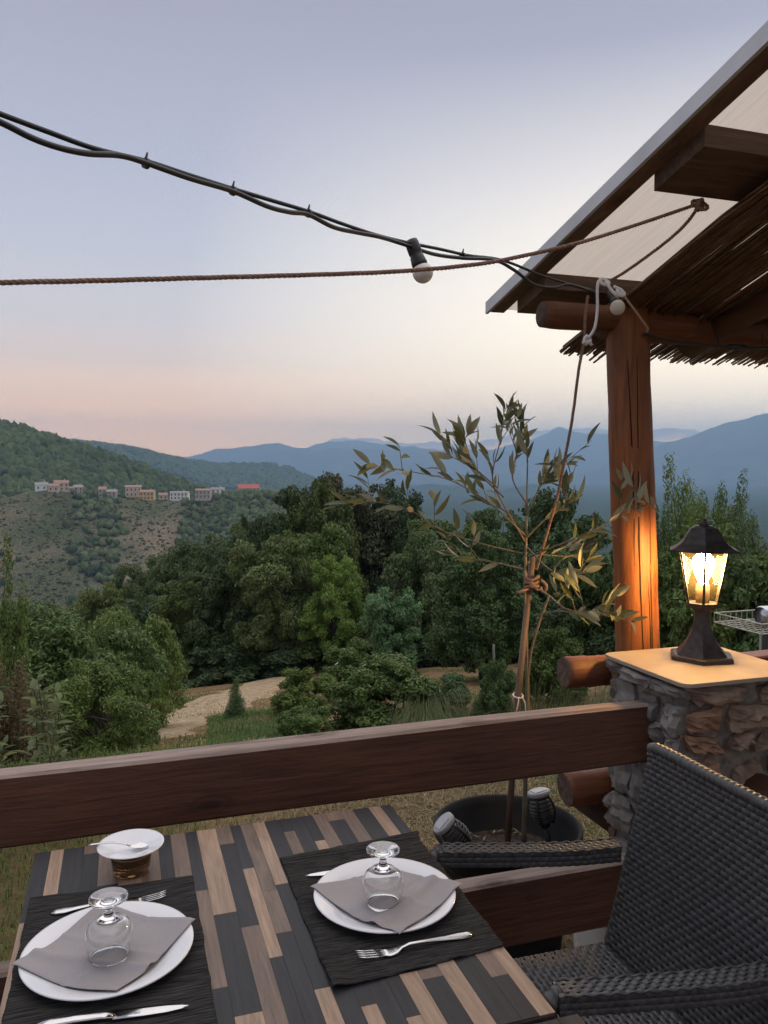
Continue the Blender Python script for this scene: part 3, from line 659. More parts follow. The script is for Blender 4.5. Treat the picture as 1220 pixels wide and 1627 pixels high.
under(per, sloped(1.222, 5.0, p_b.y - .75, p_b.y - .87, -.052, -.004).build('purlin', W_PURL))
XM = on_roof(1220, 292, -.088).x; rd = MB(); rs = random.Random(12); x = XM; lay = 0
while x < 4.6 or lay == 0:
    if x >= 4.6: x = XM + .004; lay = 1
    ya = 2.42 + rs.uniform(-.02, .06); r = rs.uniform(.0028, .0042); n_ = 3; dx = rs.uniform(-.02, .02); yb = YF + 1.2
    o_ = -.088 + rs.uniform(-.006, .008) + .008 * lay
    rd.tube([(x + dx * k / 5 + rs.uniform(-.002, .002), ya + (yb - ya) * k / 5, RP(ya + (yb - ya) * k / 5) + o_ - (.03 + rs.uniform(0, .03) if k == 0 else 0)) for k in range(6)], r, 5)
    x += r * 2 + (rs.uniform(-.0012, .0006) if rs.random() < .95 else rs.uniform(.002, .0045))
o = under(per, rd.build('reed_matting', wood('dry_reed', (.085, .046, .026), (.27, .16, .095), 1, 8, .7, 10, .2), None, True)); o['kind'] = 'stuff'

# ---- string light cable, bulbs, ropes
M_CABLE = simple('black_rubber', (.018, .018, .02), .45, var=.2, scale=40)
M_BULB = simple('frosted_bulb_glass', (.72, .70, .64), .25, var=.04, scale=20)
M_ROPE = simple('hemp_rope', (.25, .155, .11), .95, var=.35, scale=120)
M_WROPE = simple('white_cord', (.74, .73, .74), .85, var=.08, scale=120)
def tl(px, p0=(0, .95), p1=(945, 2.42)):
    k = (px - p0[0]) / (p1[0] - p0[0]); return 1 / ((1 - k) / p0[1] + k / p1[1])
cabA = [(-120, 135), (0, 181), (75, 209), (150, 236), (232, 256), (300, 278), (370, 300), (430, 318), (490, 336), (545, 356), (600, 374), (650, 386), (700, 396), (745, 406), (800, 414), (870, 441), (948, 463)]
cabB = [(-120, 140), (0, 194), (50, 219), (95, 235), (140, 244), (190, 247), (232, 259), (300, 283), (370, 304), (425, 328), (460, 337), (490, 341), (530, 361), (570, 370), (605, 377), (650, 391), (690, 404), (735, 410), (785, 413), (818, 430), (848, 452), (880, 457), (905, 452), (948, 466)]
cable = empty('string_light_cable', P(948, 465, 2.42)); tag(cable, 'twin black cable of a festoon light sagging from upper left to the post', 'cable')
for cb, dt, r in ((cabA, .0, .0036), (cabB, -.006, .0042)):
    under(cable, MB().tube(smooth_path([P(x, y, tl(x) + dt) for x, y in cb], 6), r, 8).build('strand', M_CABLE, None, True))
for x, y in ((232, 256), (370, 300), (490, 336), (735, 404)):
    c = P(x, y, tl(x)); mm = MB().tube([c + Vector((0, 0, -.008)), c + Vector((0, 0, .004)), c + Vector((.002, 0, .012))], [.0035, .0022, .0012], 6)
    t_ = (P(x + 10, y + 4, tl(x + 10)) - c).normalized(); mm.tube([c - t_ * .003 - Vector((0, 0, .003)), c + t_ * .003 - Vector((0, 0, .003))], .0075, 10)
    under(cable, mm.build('cable_tie', M_CABLE))
def festoon(label, pa, pd, r):
    e = empty('festoon_bulb', pa); tag(e, label, 'bulb', 'bulbs of the festoon light')
    q = Vector((0, 0, 1)).rotation_difference(pd.normalized()).to_matrix().to_4x4()
    m = MB(); m.lathe([(0, -.012), (.013, -.012), (.0145, -.004), (.0145, .016), (.0125, .02), (.0145, .023), (.0165, .038), (.016, .043), (.008, .044)], 20); m.v = [tuple(q @ Vector(v)) for v in m.v]; m.build('socket', M_CABLE, e, True)
    m = MB(); prof = [(.0, .042), (.012, .042), (.0135, .045)] + [(r * math.sin(a), .040 + r * .9 + r - r * .9 - r * math.cos(a) + .0) for a in [R(40 + 140 * k / 16) for k in range(17)]]
    prof = [(.010, .040)] + [(max(.0002, r * math.sin(R(28 + 152 * k / 18))), .040 + r * .883 - r * math.cos(R(28 + 152 * k / 18))) for k in range(19)]
    m.lathe(prof, 24); m.v = [tuple(q @ Vector(v)) for v in m.v]; m.build('globe', M_BULB, e, True); return e
a_ = P(656, 391, tl(656)); b_ = P(671, 432, tl(656)); festoon('frosted globe bulb hanging from the cable against the sky', a_, b_ - a_, .0212)
a_ = P(972, 470, 2.36); b_ = P(986, 499, 2.30); festoon('frosted globe bulb at the head of the log post', a_, b_ - a_, .022)
c2 = empty('cable_run', P(1030, 535, 2.5)); tag(c2, 'black cable sagging under the reed eave right of the post', 'cable')
cpts = [P(1022, 530, 2.42), P(1060, 541, 2.46), P(1110, 547, 2.52), P(1160, 551, 2.58), P(1220, 553, 2.66), P(1330, 545, 3.1)]
under(c2, MB().tube(smooth_path(cpts, 6), .0042, 8).build('strand', M_CABLE, None, True))
under(c2, MB().tube([P(1155, 550.6, 2.575), P(1160, 551, 2.58), P(1182, 552, 2.607), P(1187, 552.2, 2.613)], [.005, .0095, .0095, .005], 10).build('connector', M_CABLE, None, True))
for x in (1142, 1212): under(c2, MB().tube([P(x, 530, 2.57), P(x + 1, 549, 2.57)], .003, 6).build('hanger', M_CABLE))

kn = (PURL2[0] + (on_roof(1115, 322, -.06) - PURL2[0])); kn = on_roof(1112, 323, -.075)
def inv(a, b, k): return 1 / ((1 - k) / a + k / b)
dk = (kn - Vector((0, 0, CAMZ))).length / ray(1112, 323).length
rp = [(-120, 453), (0, 449), (150, 446), (300, 442), (450, 438), (600, 433), (690, 427), (740, 422), (790, 415), (870, 398), (930, 383), (1000, 361), (1060, 341), (1112, 323)]
ro1 = [P(x, y, inv(1.25, dk, min(1, max(-.1, x / 1112)))) for x, y in rp]
o = rope_mb(MB(), smooth_path(ro1, 6), .0046, .030).build('rope', M_ROPE, None, True); tag(o, 'brown twisted rope stretched across the sky to the roof batten', 'rope')
dp_ = 2.33
kb = P(948, 456, dp_)
r2 = [kn, P(1098, 345, inv(dk, dp_, .1)), P(1075, 370, inv(dk, dp_, .3)), P(1035, 402, inv(dk, dp_, .55)), P(985, 437, inv(dk, dp_, .85)), kb]
o = rope_mb(MB(), smooth_path(r2, 6), .0046, .030).build('rope', M_ROPE, None, True); tag(o, 'brown rope sagging from the roof batten to the post head', 'rope')
kk = MB()
for k in range(3):
    pts = [kn + Vector((.016 * math.cos(a + k) * (1 if k else 1.3), .012 * math.sin(a * 1.0 + k * 2), .014 * math.sin(a + k * 1.3) - .004)) for a in [2 * math.pi * i / 12 for i in range(13)]]
    kk.tube(pts, .0045, 6)
o = kk.build('rope_knot', M_ROPE, None, True); tag(o, 'brown rope knot tied under the wide roof batten', 'rope')
r3 = [P(934, 470, 2.32), P(930, 500, 2.30), P(928, 540, 2.30), P(919, 590, 2.31), P(910, 660, 2.33), P(899, 720, 2.36), P(885, 790, 2.41), P(868, 850, 2.47), P(852, 905, 2.53)]
o = rope_mb(MB(), smooth_path(r3, 6), .0046, .028).build('rope', M_ROPE, None, True); tag(o, 'brown twisted rope hanging from the post head down to the olive tree', 'rope')
wr = MB()
wr.tube(smooth_path([P(962, 446, 2.27), P(954, 444, 2.26), P(949, 455, 2.25), P(949, 490, 2.25), P(945, 520, 2.25), P(935, 537, 2.26), P(930, 540, 2.27)], 6), .0042, 8)
for k in range(4):
    c = P(932, 540, 2.265); wr.tube([c, c + Vector((.012 - .008 * k, -.004, -.012 + .004 * (k % 2))) * 1.3], [.006, .0042], 7)
c = P(933, 539, 2.262); wr.tube([c + Vector((.009 * math.cos(a), .004 * math.sin(2 * a), .009 * math.sin(a))) for a in [2 * math.pi * i / 10 for i in range(11)]], .0048, 7)
c = P(960, 448, 2.26)
wr.tube([c + Vector((.014 * math.cos(a), .01 * math.sin(a), .011 * math.sin(a))) for a in [2 * math.pi * i / 12 for i in range(13)]], .0046, 7)
wr.tube(smooth_path([P(962, 447, 2.25), P(972, 462, 2.24), P(982, 470, 2.24), P(988, 462, 2.24), P(975, 455, 2.25)], 5), .0046, 7)
c = P(986, 465, 2.24); wr.tube([c + Vector((.010 * math.cos(a), .008 * math.sin(a), .010 * math.sin(a))) for a in [2 * math.pi * i / 10 for i in range(11)]], .0052, 7)
o = wr.build('knotted_cord', M_WROPE, None, True); tag(o, 'white cord knotted at the post head with a loose hanging loop', 'cord')
o = MB().tube(smooth_path([P(988, 466, 2.24), P(1005, 488, 2.24), P(1024, 514, 2.26), P(1029, 522, 2.30), P(1028, 527, 2.36)], 6), .0032, 7).build('straw_cord', simple('straw_cord', (.42, .30, .20), .9, var=.2, scale=90), None, True); tag(o, 'thin straw coloured cord across the post head', 'cord')

# ================================================================ lantern on the slab
M_IRON = simple('dark_cast_metal', (.045, .040, .040), .5, .4, var=.35, scale=60, bump=.15)
lc = at_z(1114, 1046, .958); lant = empty('lantern', (lc.x, lc.y, .9585), R(-6)); tag(lant, 'lit dark metal six sided lantern standing on the pillar slab', 'lantern')
def hexl(prof, rot=0): return MB().lathe(prof, 6, rot=rot)
def fin(o):
    return o
hexl([(0, 0), (.086, 0), (.086, .010), (.080, .013), (0, .013)]).build('base_plate', M_IRON, lant)
pp = [(.070, .0132)] + [(.021 + .049 * (1 - k / 8) ** 2.3, .0132 + .112 * k / 8) for k in range(1, 9)] + [(.024, .128), (.030, .134), (.0, .134)]
hexl(pp).build('pedestal', M_IRON, lant)
hexl([(0, .136), (.040, .136), (.044, .141), (.044, .148), (0, .148)]).build('cage_floor', M_IRON, lant)
zb, zt, rb, rt = .148, .287, .0405, .066
for k in range(6):
    a = R(60 * k); q0 = Vector((rb * math.cos(a), rb * math.sin(a), zb)); q1 = Vector((rt * math.cos(a), rt * math.sin(a), zt))
    MB().tube([q0, q1], .0032, 4).build('cage_bar', M_IRON, lant)
gm, nt, b = mat_new('lantern_glass'); nt.nodes.remove(b); tr = nd(nt, 'ShaderNodeBsdfTransparent'); tr.inputs[0].default_value = (.96, .93, .86, 1); gl = nd(nt, 'ShaderNodeBsdfGlossy'); gl.inputs['Roughness'].default_value = .03
fr = nd(nt, 'ShaderNodeFresnel', i0=1.22); ms = nd(nt, 'ShaderNodeMixShader'); nt.links.new(fr.outputs[0], ms.inputs[0]); nt.links.new(tr.outputs[0], ms.inputs[1]); nt.links.new(gl.outputs[0], ms.inputs[2]); du = nd(nt, 'ShaderNodeBsdfTranslucent'); du.inputs[0].default_value = (.9, .7, .4, 1); m3 = nd(nt, 'ShaderNodeMixShader', i0=.010); nt.links.new(ms.outputs[0], m3.inputs[1]); nt.links.new(du.outputs[0], m3.inputs[2]); nt.links.new(m3.outputs[0], nt.nodes['Material Output'].inputs[0])
for k in range(6):
    a, b2 = R(60 * k + 3), R(60 * k + 57); f = .97
    MB().ngon([(rb * f * math.cos(a), rb * f * math.sin(a), zb), (rb * f * math.cos(b2), rb * f * math.sin(b2), zb), (rt * f * math.cos(b2), rt * f * math.sin(b2), zt), (rt * f * math.cos(a), rt * f * math.sin(a), zt)]).build('glass_pane', gm, lant)
rf_ = [(.064, .284), (.094, .284), (.095, .287), (.080, .294), (.066, .303), (.058, .311), (.056, .314), (.047, .330), (.036, .344), (.022, .350), (.0, .352)]
rfo = hexl(rf_).build('lantern_roof', M_IRON, lant)
MB().lathe([(.012, .350), (.014, .356), (.006, .360), (.007, .366), (0, .369)], 10).build('finial', M_IRON, rfo, True)
MB().lathe([(0, .148), (.0175, .148), (.0175, .196), (.0, .196)], 16).build('lamp_holder', simple('brown_holder', (.13, .085, .055), .6, var=.1), lant, True)
lant.scale = (1.09, 1.09, 1.09)
em, nt, b = mat_new('warm_bulb'); b.inputs['Base Color'].default_value = (1, .9, .7, 1); b.inputs['Emission Color'].default_value = (1.0, .58, .20, 1); b.inputs['Emission Strength'].default_value = LAMP
MB().lathe([(.011, .196), (.012, .204), (.020, .222), (.0265, .240), (.0275, .252), (.024, .266), (.015, .276), (.0002, .279)], 24).build('bulb', em, lant, True)

# ================================================================ near trees and shrubs
def leaves_np(C, N, L_, W_, rs, droop=0.0, fold=True):
    """one small kite-shaped leaf (two triangles) per centre C, facing roughly N"""
    n = len(C); N = N + rs.normal(0, .55, (n, 3)); N /= np.linalg.norm(N, axis=1)[:, None] + 1e-9
    T = rs.normal(0, 1, (n, 3)); T[:, 2] -= droop; T -= N * np.sum(T * N, 1)[:, None]; T /= np.linalg.norm(T, axis=1)[:, None] + 1e-9
    B = np.cross(N, T); l = (L_ * (.7 + .6 * rs.rand(n)))[:, None]; w = (W_ * (.7 + .6 * rs.rand(n)))[:, None]
    V = np.stack([C - T * l * .5, C + B * w * .5 + N * w * .12, C + T * l * .5, C - B * w * .5 + N * w * .12], 1).reshape(-1, 3)
    F = np.arange(n * 4).reshape(-1, 4); return V, F
def crown_np(seed, clumps, per_area, L_, W_, fill=.25, droop=0.0, lump=.35):
    rs = np.random.RandomState(seed); Cs, Ns = [], []
    for (cx, cy, cz, rx, ry, rz) in clumps:
        n = int(per_area * (rx * ry + ry * rz + rx * rz) * 4.2)
        u = rs.normal(0, 1, (n, 3)); u /= np.linalg.norm(u, axis=1)[:, None]
        rr = np.where(rs.rand(n) < fill, .35 + .6 * rs.rand(n), .86 + .22 * rs.rand(n))
        s = int(rs.randint(1000)); rr = rr * (1 + lump * 2 * fbm(u[:, 0] * 1.8 + s, u[:, 1] * 1.8 + u[:, 2] * 2.3 + 31, 3))
        Cs.append(u * rr[:, None] * np.array([rx, ry, rz]) + np.array([cx, cy, cz])); Ns.append(u * .8 + np.array([0, 0, .45]))
    return leaves_np(np.concatenate(Cs), np.concatenate(Ns), L_, W_, rs, droop)
def trunk_mb(seed, h, r, tips, lean=.1, n0=8):
    rs = random.Random(seed); m = MB(); pts = [Vector((0, 0, -.3))]; lx, ly = rs.uniform(-lean, lean), rs.uniform(-lean, lean)
    for k in range(1, n0 + 1): t = k / n0; pts.append(Vector((lx * t * h + rs.uniform(-.03, .03) * h, ly * t * h + rs.uniform(-.03, .03) * h, h * t)))
    m.tube(pts, [r * (1.25 if k == 0 else 1 - .7 * k / n0) for k in range(n0 + 1)], 8)
    for tp in tips:
        tp = Vector(tp); k = rs.randint(max(1, n0 // 3), n0 - 1); b = pts[k]; mid = b.lerp(tp, .5) + Vector((rs.uniform(-.1, .1), rs.uniform(-.1, .1), .12)) * h * .3
        m.tube(smooth_path([b, mid, tp], 4), [r * .45 * (1 - .8 * i / 8) for i in range(9)], 6, cap=False)
    return m
def clumps_ellipsoid(seed, n, rx, ry, rz, cz, r0, r1, zmin=None, top=1.0):
    rs = random.Random(seed); out = []
    while len(out) < n:
        u = Vector((rs.uniform(-1, 1), rs.uniform(-1, 1), rs.uniform(-1, 1)))
        if u.length > 1 or u.length < .35: continue
        u = u * (1 / max(u.length, .01)) * (u.length ** .5) * .86
        taper = 1 - (1 - top) * max(0, u.z)
        r = rs.uniform(r0, r1); z = cz + u.z * rz
        if zmin is not None and z - r * .8 < zmin: z = zmin + r * .8
        out.append((u.x * rx * taper, u.y * ry * taper, z, r * rs.uniform(.9, 1.25), r * rs.uniform(.9, 1.25), r * rs.uniform(.7, 1.0)))
    return out
def clumps_lobed(seed, nl, per, rx, rz, cz, l0, l1, r0, r1, zmin=0.0):
    rs = random.Random(seed); out = []; lob = []
    for i in range(nl):
        a = 2.4 * i + rs.uniform(-.5, .5); t = (i + .5) / nl; zz = -1 + 2 * t; q = math.sqrt(max(.05, 1 - zz * zz * .8)) * rs.uniform(.45, .85)
        lob.append((q * rx * math.cos(a), q * rx * math.sin(a), cz + zz * rz * .74 + rs.uniform(-.05, .05), rs.uniform(l0, l1)))
    for lx, ly, lz, lr in lob:
        for k in range(per):
            u = Vector((rs.gauss(0, 1), rs.gauss(0, 1), rs.gauss(.25, 1))).normalized() * rs.uniform(.55, 1.0) * lr; r = rs.uniform(r0, r1) * (1 if k else 1.5)
            z = max(zmin + r * .6, lz + u.z * .85); out.append((lx + u.x, ly + u.y, z, r * rs.uniform(.9, 1.4), r * rs.uniform(.9, 1.4), r * rs.uniform(.6, 1.0)))
    return out, [l[:3] for l in lob]
L_OAK = leaf_mat('holm_oak_leaf', (0.027, 0.046, 0.020), (0.129, 0.189, 0.074), trans=.12, nscale=.5)
L_OAKB = leaf_mat('brownish_oak_leaf', (0.039, 0.046, 0.021), (0.153, 0.164, 0.074), trans=.12, nscale=.5)
L_OLIVEG = leaf_mat('grey_green_leaf', (0.057, 0.086, 0.034), (0.210, 0.281, 0.113), trans=.2, nscale=.6)
L_BRIGHT = leaf_mat('fresh_green_leaf', (0.064, 0.124, 0.034), (0.236, 0.383, 0.109), trans=.25, nscale=.7)
L_BLUEG = leaf_mat('blue_green_leaf', (0.063, 0.127, 0.055), (0.244, 0.413, 0.176), trans=.2, nscale=.8)
L_DARK = leaf_mat('dark_garden_leaf', (0.032, 0.059, 0.022), (0.138, 0.225, 0.078), trans=.15, nscale=.9)
L_MID = leaf_mat('mid_green_leaf', (0.048, 0.083, 0.024), (0.210, 0.295, 0.083), trans=.25, nscale=.8)
L_YEL = leaf_mat('yellowish_leaf', (0.081, 0.124, 0.031), (0.298, 0.383, 0.109), trans=.25, nscale=.8)
BARK = wood('rough_bark', (.022, .018, .014), (.085, .070, .055), 2, 5, .95, 6, .8)
PROTO = {}
def proto(key, crown, trunk): PROTO[key] = (np_mesh(key + '_crown', crown[0], crown[1], L_OAK), trunk)
def tmesh(mb, name):
    me = bpy.data.meshes.new(name); me.from_pydata(mb.v, [], mb.f); me.materials.append(BARK); me.polygons.foreach_set('use_smooth', [True] * len(me.polygons)); me.update(); return me
# unit trees: height 1, base at the origin
for k in range(3):
    cl, lb = clumps_lobed(100 + k, 17, 11, .46, .50, .52, .11, .19, .028, .068, zmin=.02)
    V, F = crown_np(100 + k, cl, 8200, .025, .013, .22, lump=.7)
    proto('oak%d' % k, (V, F), tmesh(trunk_mb(k, .62, .030, lb), 'trunk'))
for k in range(2):
    cl, lb = clumps_lobed(200 + k, 12, 9, .46, .48, .48, .14, .22, .045, .095, zmin=.0)
    V, F = crown_np(200 + k, cl, 4200, .040, .018, .3, lump=.8)
    proto('bush%d' % k, (V, F), tmesh(trunk_mb(30 + k, .5, .022, lb), 'trunk'))
cl, lb = clumps_lobed(300, 16, 9, .52, .46, .54, .10, .22, .035, .085, zmin=.03)
V, F = crown_np(300, cl, 4600, .034, .011, .4, droop=1.2, lump=.9); proto('weeping', (V, F), tmesh(trunk_mb(40, .6, .026, lb + [(l[0] * 1.25, l[1] * 1.25, l[2] * 1.12) for l in lb[::2]], .2), 'trunk'))
for k in range(2):   # shrubs of upright shoots with spiky tops
    rs = random.Random(400 + k); cl = []; tips = []
    for i in range(17):
        a, q = rs.uniform(0, 6.28), rs.random() ** .6 * .36; h = rs.uniform(.62, .9) * (1 - .5 * q) + (.12 if i < 2 else 0)
        x, y = q * math.cos(a), q * math.sin(a); tips.append((x, y, h * .95))
        for j in range(5):
            t = j / 4; cl.append((x * (.8 + .3 * t), y * (.8 + .3 * t), h * (.22 + .74 * t), .105 * (1.15 - .62 * t), .105 * (1.15 - .62 * t), .10))
    V, F = crown_np(400 + k, cl, 4600, .022, .011, .45, lump=.4); proto('shoot%d' % k, (V, F), tmesh(trunk_mb(50 + k, .4, .02, tips, .05), 'trunk'))
cl = [(.0 + .02 * math.sin(j), .02 * math.cos(j * 2), .06 + .88 * j / 11, .30 * (1 - j / 12.5) + .02, .30 * (1 - j / 12.5) + .02, .085) for j in range(12)]
V, F = crown_np(500, cl, 3500, .034, .010, .4, lump=.5); proto('conifer', (V, F), tmesh(trunk_mb(60, .85, .022, []), 'trunk'))

def tree(name, label, px, d, w, h, key, lm, cat='tree', group=None, rz=None, dz=0.0, x=None, y=None):
    if x is None:
        q = az_of(px) + YAW; x, y = d * math.sin(q), d * math.cos(q)
    z = gz(x, y) + dz
    e = empty(name, (x, y, z)); e.scale = (w, w, h); e.rotation_euler = (0, 0, random.uniform(0, 6.28) if rz is None else rz)
    tag(e, label, cat, group)
    cm, tm = PROTO[key]
    c = link('crown', cm, e); c.material_slots[0].link = 'OBJECT'; c.material_slots[0].material = lm
    link('trunk', tm, e); return e
def tree_px(name, label, px, py_top, wpx, d, key, lm, cat='tree', group=None, dz=0.0, hk=1.0, wk=1.0):
    """place by distance: foot on the ground at that bearing, height and width from the angles they span"""
    q = az_of(px) + YAW; x, y = d * math.sin(q), d * math.cos(q); z = gz(x, y) + dz
    top = at_d(px, py_top, d).z; h = (top - z); w = wpx / FPX * d * wk
    return tree(name, label, px, d, w, h * hk, key, lm, cat, group, dz=dz)
OG = 'evergreen oaks on the ridge'
tree_px('oak_tree', 'grey green oak at the lowest left end of the wooded ridge', 150, 940, 120, 47, 'oak0', L_OLIVEG, group=OG)
tree_px('oak_tree', 'oak second from the lower left end of the wooded ridge', 210, 905, 130, 45, 'oak1', L_OLIVEG, group=OG)
tree_px('oak_tree', 'oak third from the lower left end of the wooded ridge', 272, 880, 130, 43, 'oak2', L_OLIVEG, group=OG)
tree_px('oak_tree', 'oak with pale top in the middle of the wooded ridge', 330, 855, 130, 41, 'oak0', L_OLIVEG, group=OG)
tree_px('oak_tree', 'oak just left of the tall dark oaks on the ridge', 390, 838, 130, 39, 'oak1', L_OLIVEG, group=OG)
tree_px('oak_tree', 'dark oak in front of the ridge row, above the left shrub', 235, 950, 140, 33, 'oak2', L_OAK, group=OG)
tree_px('oak_tree', 'dark oak in the front row above the start of the path', 300, 910, 140, 31, 'oak0', L_OAK, group=OG)
tree_px('oak_tree', 'dense dark oak in the front row above the middle of the path', 368, 880, 150, 29.5, 'oak1', L_OAK, group=OG)
tree_px('oak_tree', 'tall dark oak, left of the two highest crowns', 478, 768, 170, 38, 'oak2', L_OAK, group=OG)
tree_px('oak_tree', 'highest dark brownish oak crown left of the olive tree', 560, 750, 200, 40, 'oak0', L_OAKB, group=OG)
tree_px('oak_tree', 'dark oak on the right shoulder of the highest crown', 628, 785, 150, 40, 'oak1', L_OAK, group=OG)
tree_px('oak_tree', 'olive green leafy tree before the tall oaks', 440, 850, 165, 28, 'oak2', L_OLIVEG)
tree_px('leafy_tree', 'fresh green tree between the oaks and the round shrub', 530, 890, 120, 27, 'oak1', L_BRIGHT)
tree_px('leafy_tree', 'dark green tree overhanging the head of the path', 500, 830, 150, 31, 'oak0', L_DARK)
tree_px('round_shrub', 'round light blue green shrub in mid garden', 622, 924, 105, 23, 'bush0', L_BLUEG, 'shrub')
tree_px('garden_tree', 'dark tree behind the round shrub, left of the olive', 700, 822, 170, 30, 'oak2', L_DARK)
tree_px('garden_tree', 'dark tree with bare twin trunk behind the olive stake', 768, 850, 190, 19, 'oak1', L_DARK)
tree_px('garden_tree', 'mid green tree behind the olive crown', 795, 805, 170, 32, 'oak0', L_DARK)
tree_px('garden_tree', 'dark bushy tree just left of the log post', 885, 785, 170, 27, 'bush1', L_DARK)
tree_px('garden_tree', 'low dark tree at the foot of the log post', 935, 850, 130, 20, 'bush0', L_DARK)
tree_px('garden_tree', 'grey green tree low between the oaks and the olive', 670, 850, 120, 26, 'bush1', L_OLIVEG)
for k, (px, top, w, d, key, lab) in enumerate([(180, 925, 120, 40, 'oak2', 'oak between the two lowest ones at the left end of the ridge'), (243, 892, 120, 39, 'oak0', 'rounded oak between the second and third of the ridge row'), (300, 868, 130, 38, 'oak1', 'rounded oak left of the pale topped one on the ridge'),
        (358, 845, 130, 36, 'oak2', 'rounded oak right of the pale topped one on the ridge'), (425, 812, 140, 37, 'oak0', 'oak bridging the ridge row and the tall dark crowns'), (520, 775, 140, 36, 'oak1', 'dark oak filling the dip between the two highest crowns')]):
    tree_px('oak_tree', lab, px, top, w, d, key, L_OLIVEG if k < 4 else L_OAK, group=OG)
for k, (px, top, w, d, lab) in enumerate([(285, 1030, 150, 30, 'dark undergrowth bush at the left foot of the oaks'), (350, 1020, 150, 29, 'dark undergrowth bush under the oaks above the conifer'), (420, 1005, 160, 28, 'dark undergrowth bush under the olive green tree'), (500, 1000, 150, 28, 'dark undergrowth bush at the head of the path'),
        (575, 985, 130, 28, 'dark undergrowth bush left of the round shrub'), (680, 960, 140, 26, 'dark undergrowth bush right of the round shrub'), (740, 960, 140, 27, 'dark undergrowth bush behind the bare twin trunk'), (830, 950, 160, 25, 'dark undergrowth bush right of the olive stake'), (905, 945, 140, 23, 'dark undergrowth bush left of the post foot'), (1000, 930, 170, 20, 'dark undergrowth bush behind the post')]):
    tree_px('undergrowth_bush', lab, px, top, w, d, 'bush%d' % (k % 2), L_OAK, 'bush', 'undergrowth below the oaks', dz=-.4)
SG = 'upright shrubs beyond the lantern'
tree_px('upright_shrub', 'tall pointed shrub right of the post, highest of its clump', 1092, 706, 150, 13, 'shoot0', L_MID, 'shrub', SG)
tree_px('upright_shrub', 'pointed shrub right of the tallest one beyond the lantern', 1140, 728, 140, 13.5, 'shoot1', L_MID, 'shrub', SG)
tree_px('upright_shrub', 'shrub with thin shoots tight against the right of the post', 1050, 745, 120, 12.5, 'shoot1', L_MID, 'shrub', SG)
tree_px('upright_shrub', 'broad shrub at the right picture edge beyond the lantern', 1205, 775, 170, 12, 'shoot0', L_OLIVEG, 'shrub', SG)
tree_px('upright_shrub', 'lower leafy shrub right behind the lantern', 1130, 840, 190, 10, 'bush1', L_MID, 'shrub', SG)
tree_px('upright_shrub', 'lower dark shrub between post and lantern', 1065, 860, 150, 10.5, 'bush0', L_DARK, 'shrub', SG)
tree_px('upright_shrub', 'dark shrub behind the wire tray', 1230, 860, 190, 10, 'bush0', L_DARK, 'shrub', SG)
BG = 'garden bushes'
tree_px('garden_bush', 'big dark bush just above the railing in the middle', 600, 1035, 190, 12, 'bush0', L_DARK, 'bush', BG, dz=-.3)
tree_px('garden_bush', 'green bush left of the big dark one', 478, 1062, 110, 14, 'bush1', L_MID, 'bush', BG, dz=-.3)
tree_px('garden_bush', 'leafy bush behind the big dark bush', 560, 1020, 120, 17, 'bush1', L_DARK, 'bush', BG, dz=-.3)
tree_px('garden_bush', 'low light green bush at the left foot of the garden clump', 490, 1115, 100, 11, 'bush0', L_MID, 'bush', BG, dz=-.3)
tree_px('garden_bush', 'low bush under the dark tree with the bare trunk', 700, 1065, 110, 12.5, 'bush0', L_DARK, 'bush', BG, dz=-.3)
tree_px('garden_bush', 'small bush beside the olive stake', 790, 1050, 80, 11, 'bush1', L_DARK, 'bush', BG, dz=-.3)
tree_px('garden_bush', 'small green bush left of the orange log stub', 880, 1000, 110, 13, 'bush1', L_DARK, 'bush', BG, dz=-.3)
tree_px('young_conifer', 'small dark cone shaped conifer beside the path', 371, 1078, 62, 14.5, 'conifer', L_DARK, 'conifer')
tree_px('weeping_tree', 'large drooping green tree filling the left edge', 75, 945, 270, 12.5, 'weeping', L_MID, dz=-.3)
tree_px('weeping_tree', 'brighter green tree right of the large drooping one', 205, 960, 140, 14.5, 'weeping', L_YEL, dz=-.3)
tree_px('weeping_tree', 'low green tree overhanging the path from the left', 185, 1040, 120, 12.0, 'bush1', L_MID, dz=-.3)
tree_px('weeping_tree', 'low drooping shrub above the left end of the railing', 150, 1050, 180, 10.5, 'weeping', L_MID, cat='shrub', dz=-.3)

# ---- the slope below the garden: woods that read as one mass
rs_ = np.random.RandomState(9); n = 1500
q = np.radians(-36 + 76 * rs_.rand(n)); D = 52 + 300 * rs_.rand(n) ** 1.3
X, Y = D * np.sin(q + YAW), D * np.cos(q + YAW); Z = ground_np(X, Y); S = 2 + 1.8 * rs_.rand(n)
woods('valley_woods', 'woods falling away into the valley beyond the garden', np.stack([X, Y, Z + S * .6], -1), S, M_FOR2, 31)

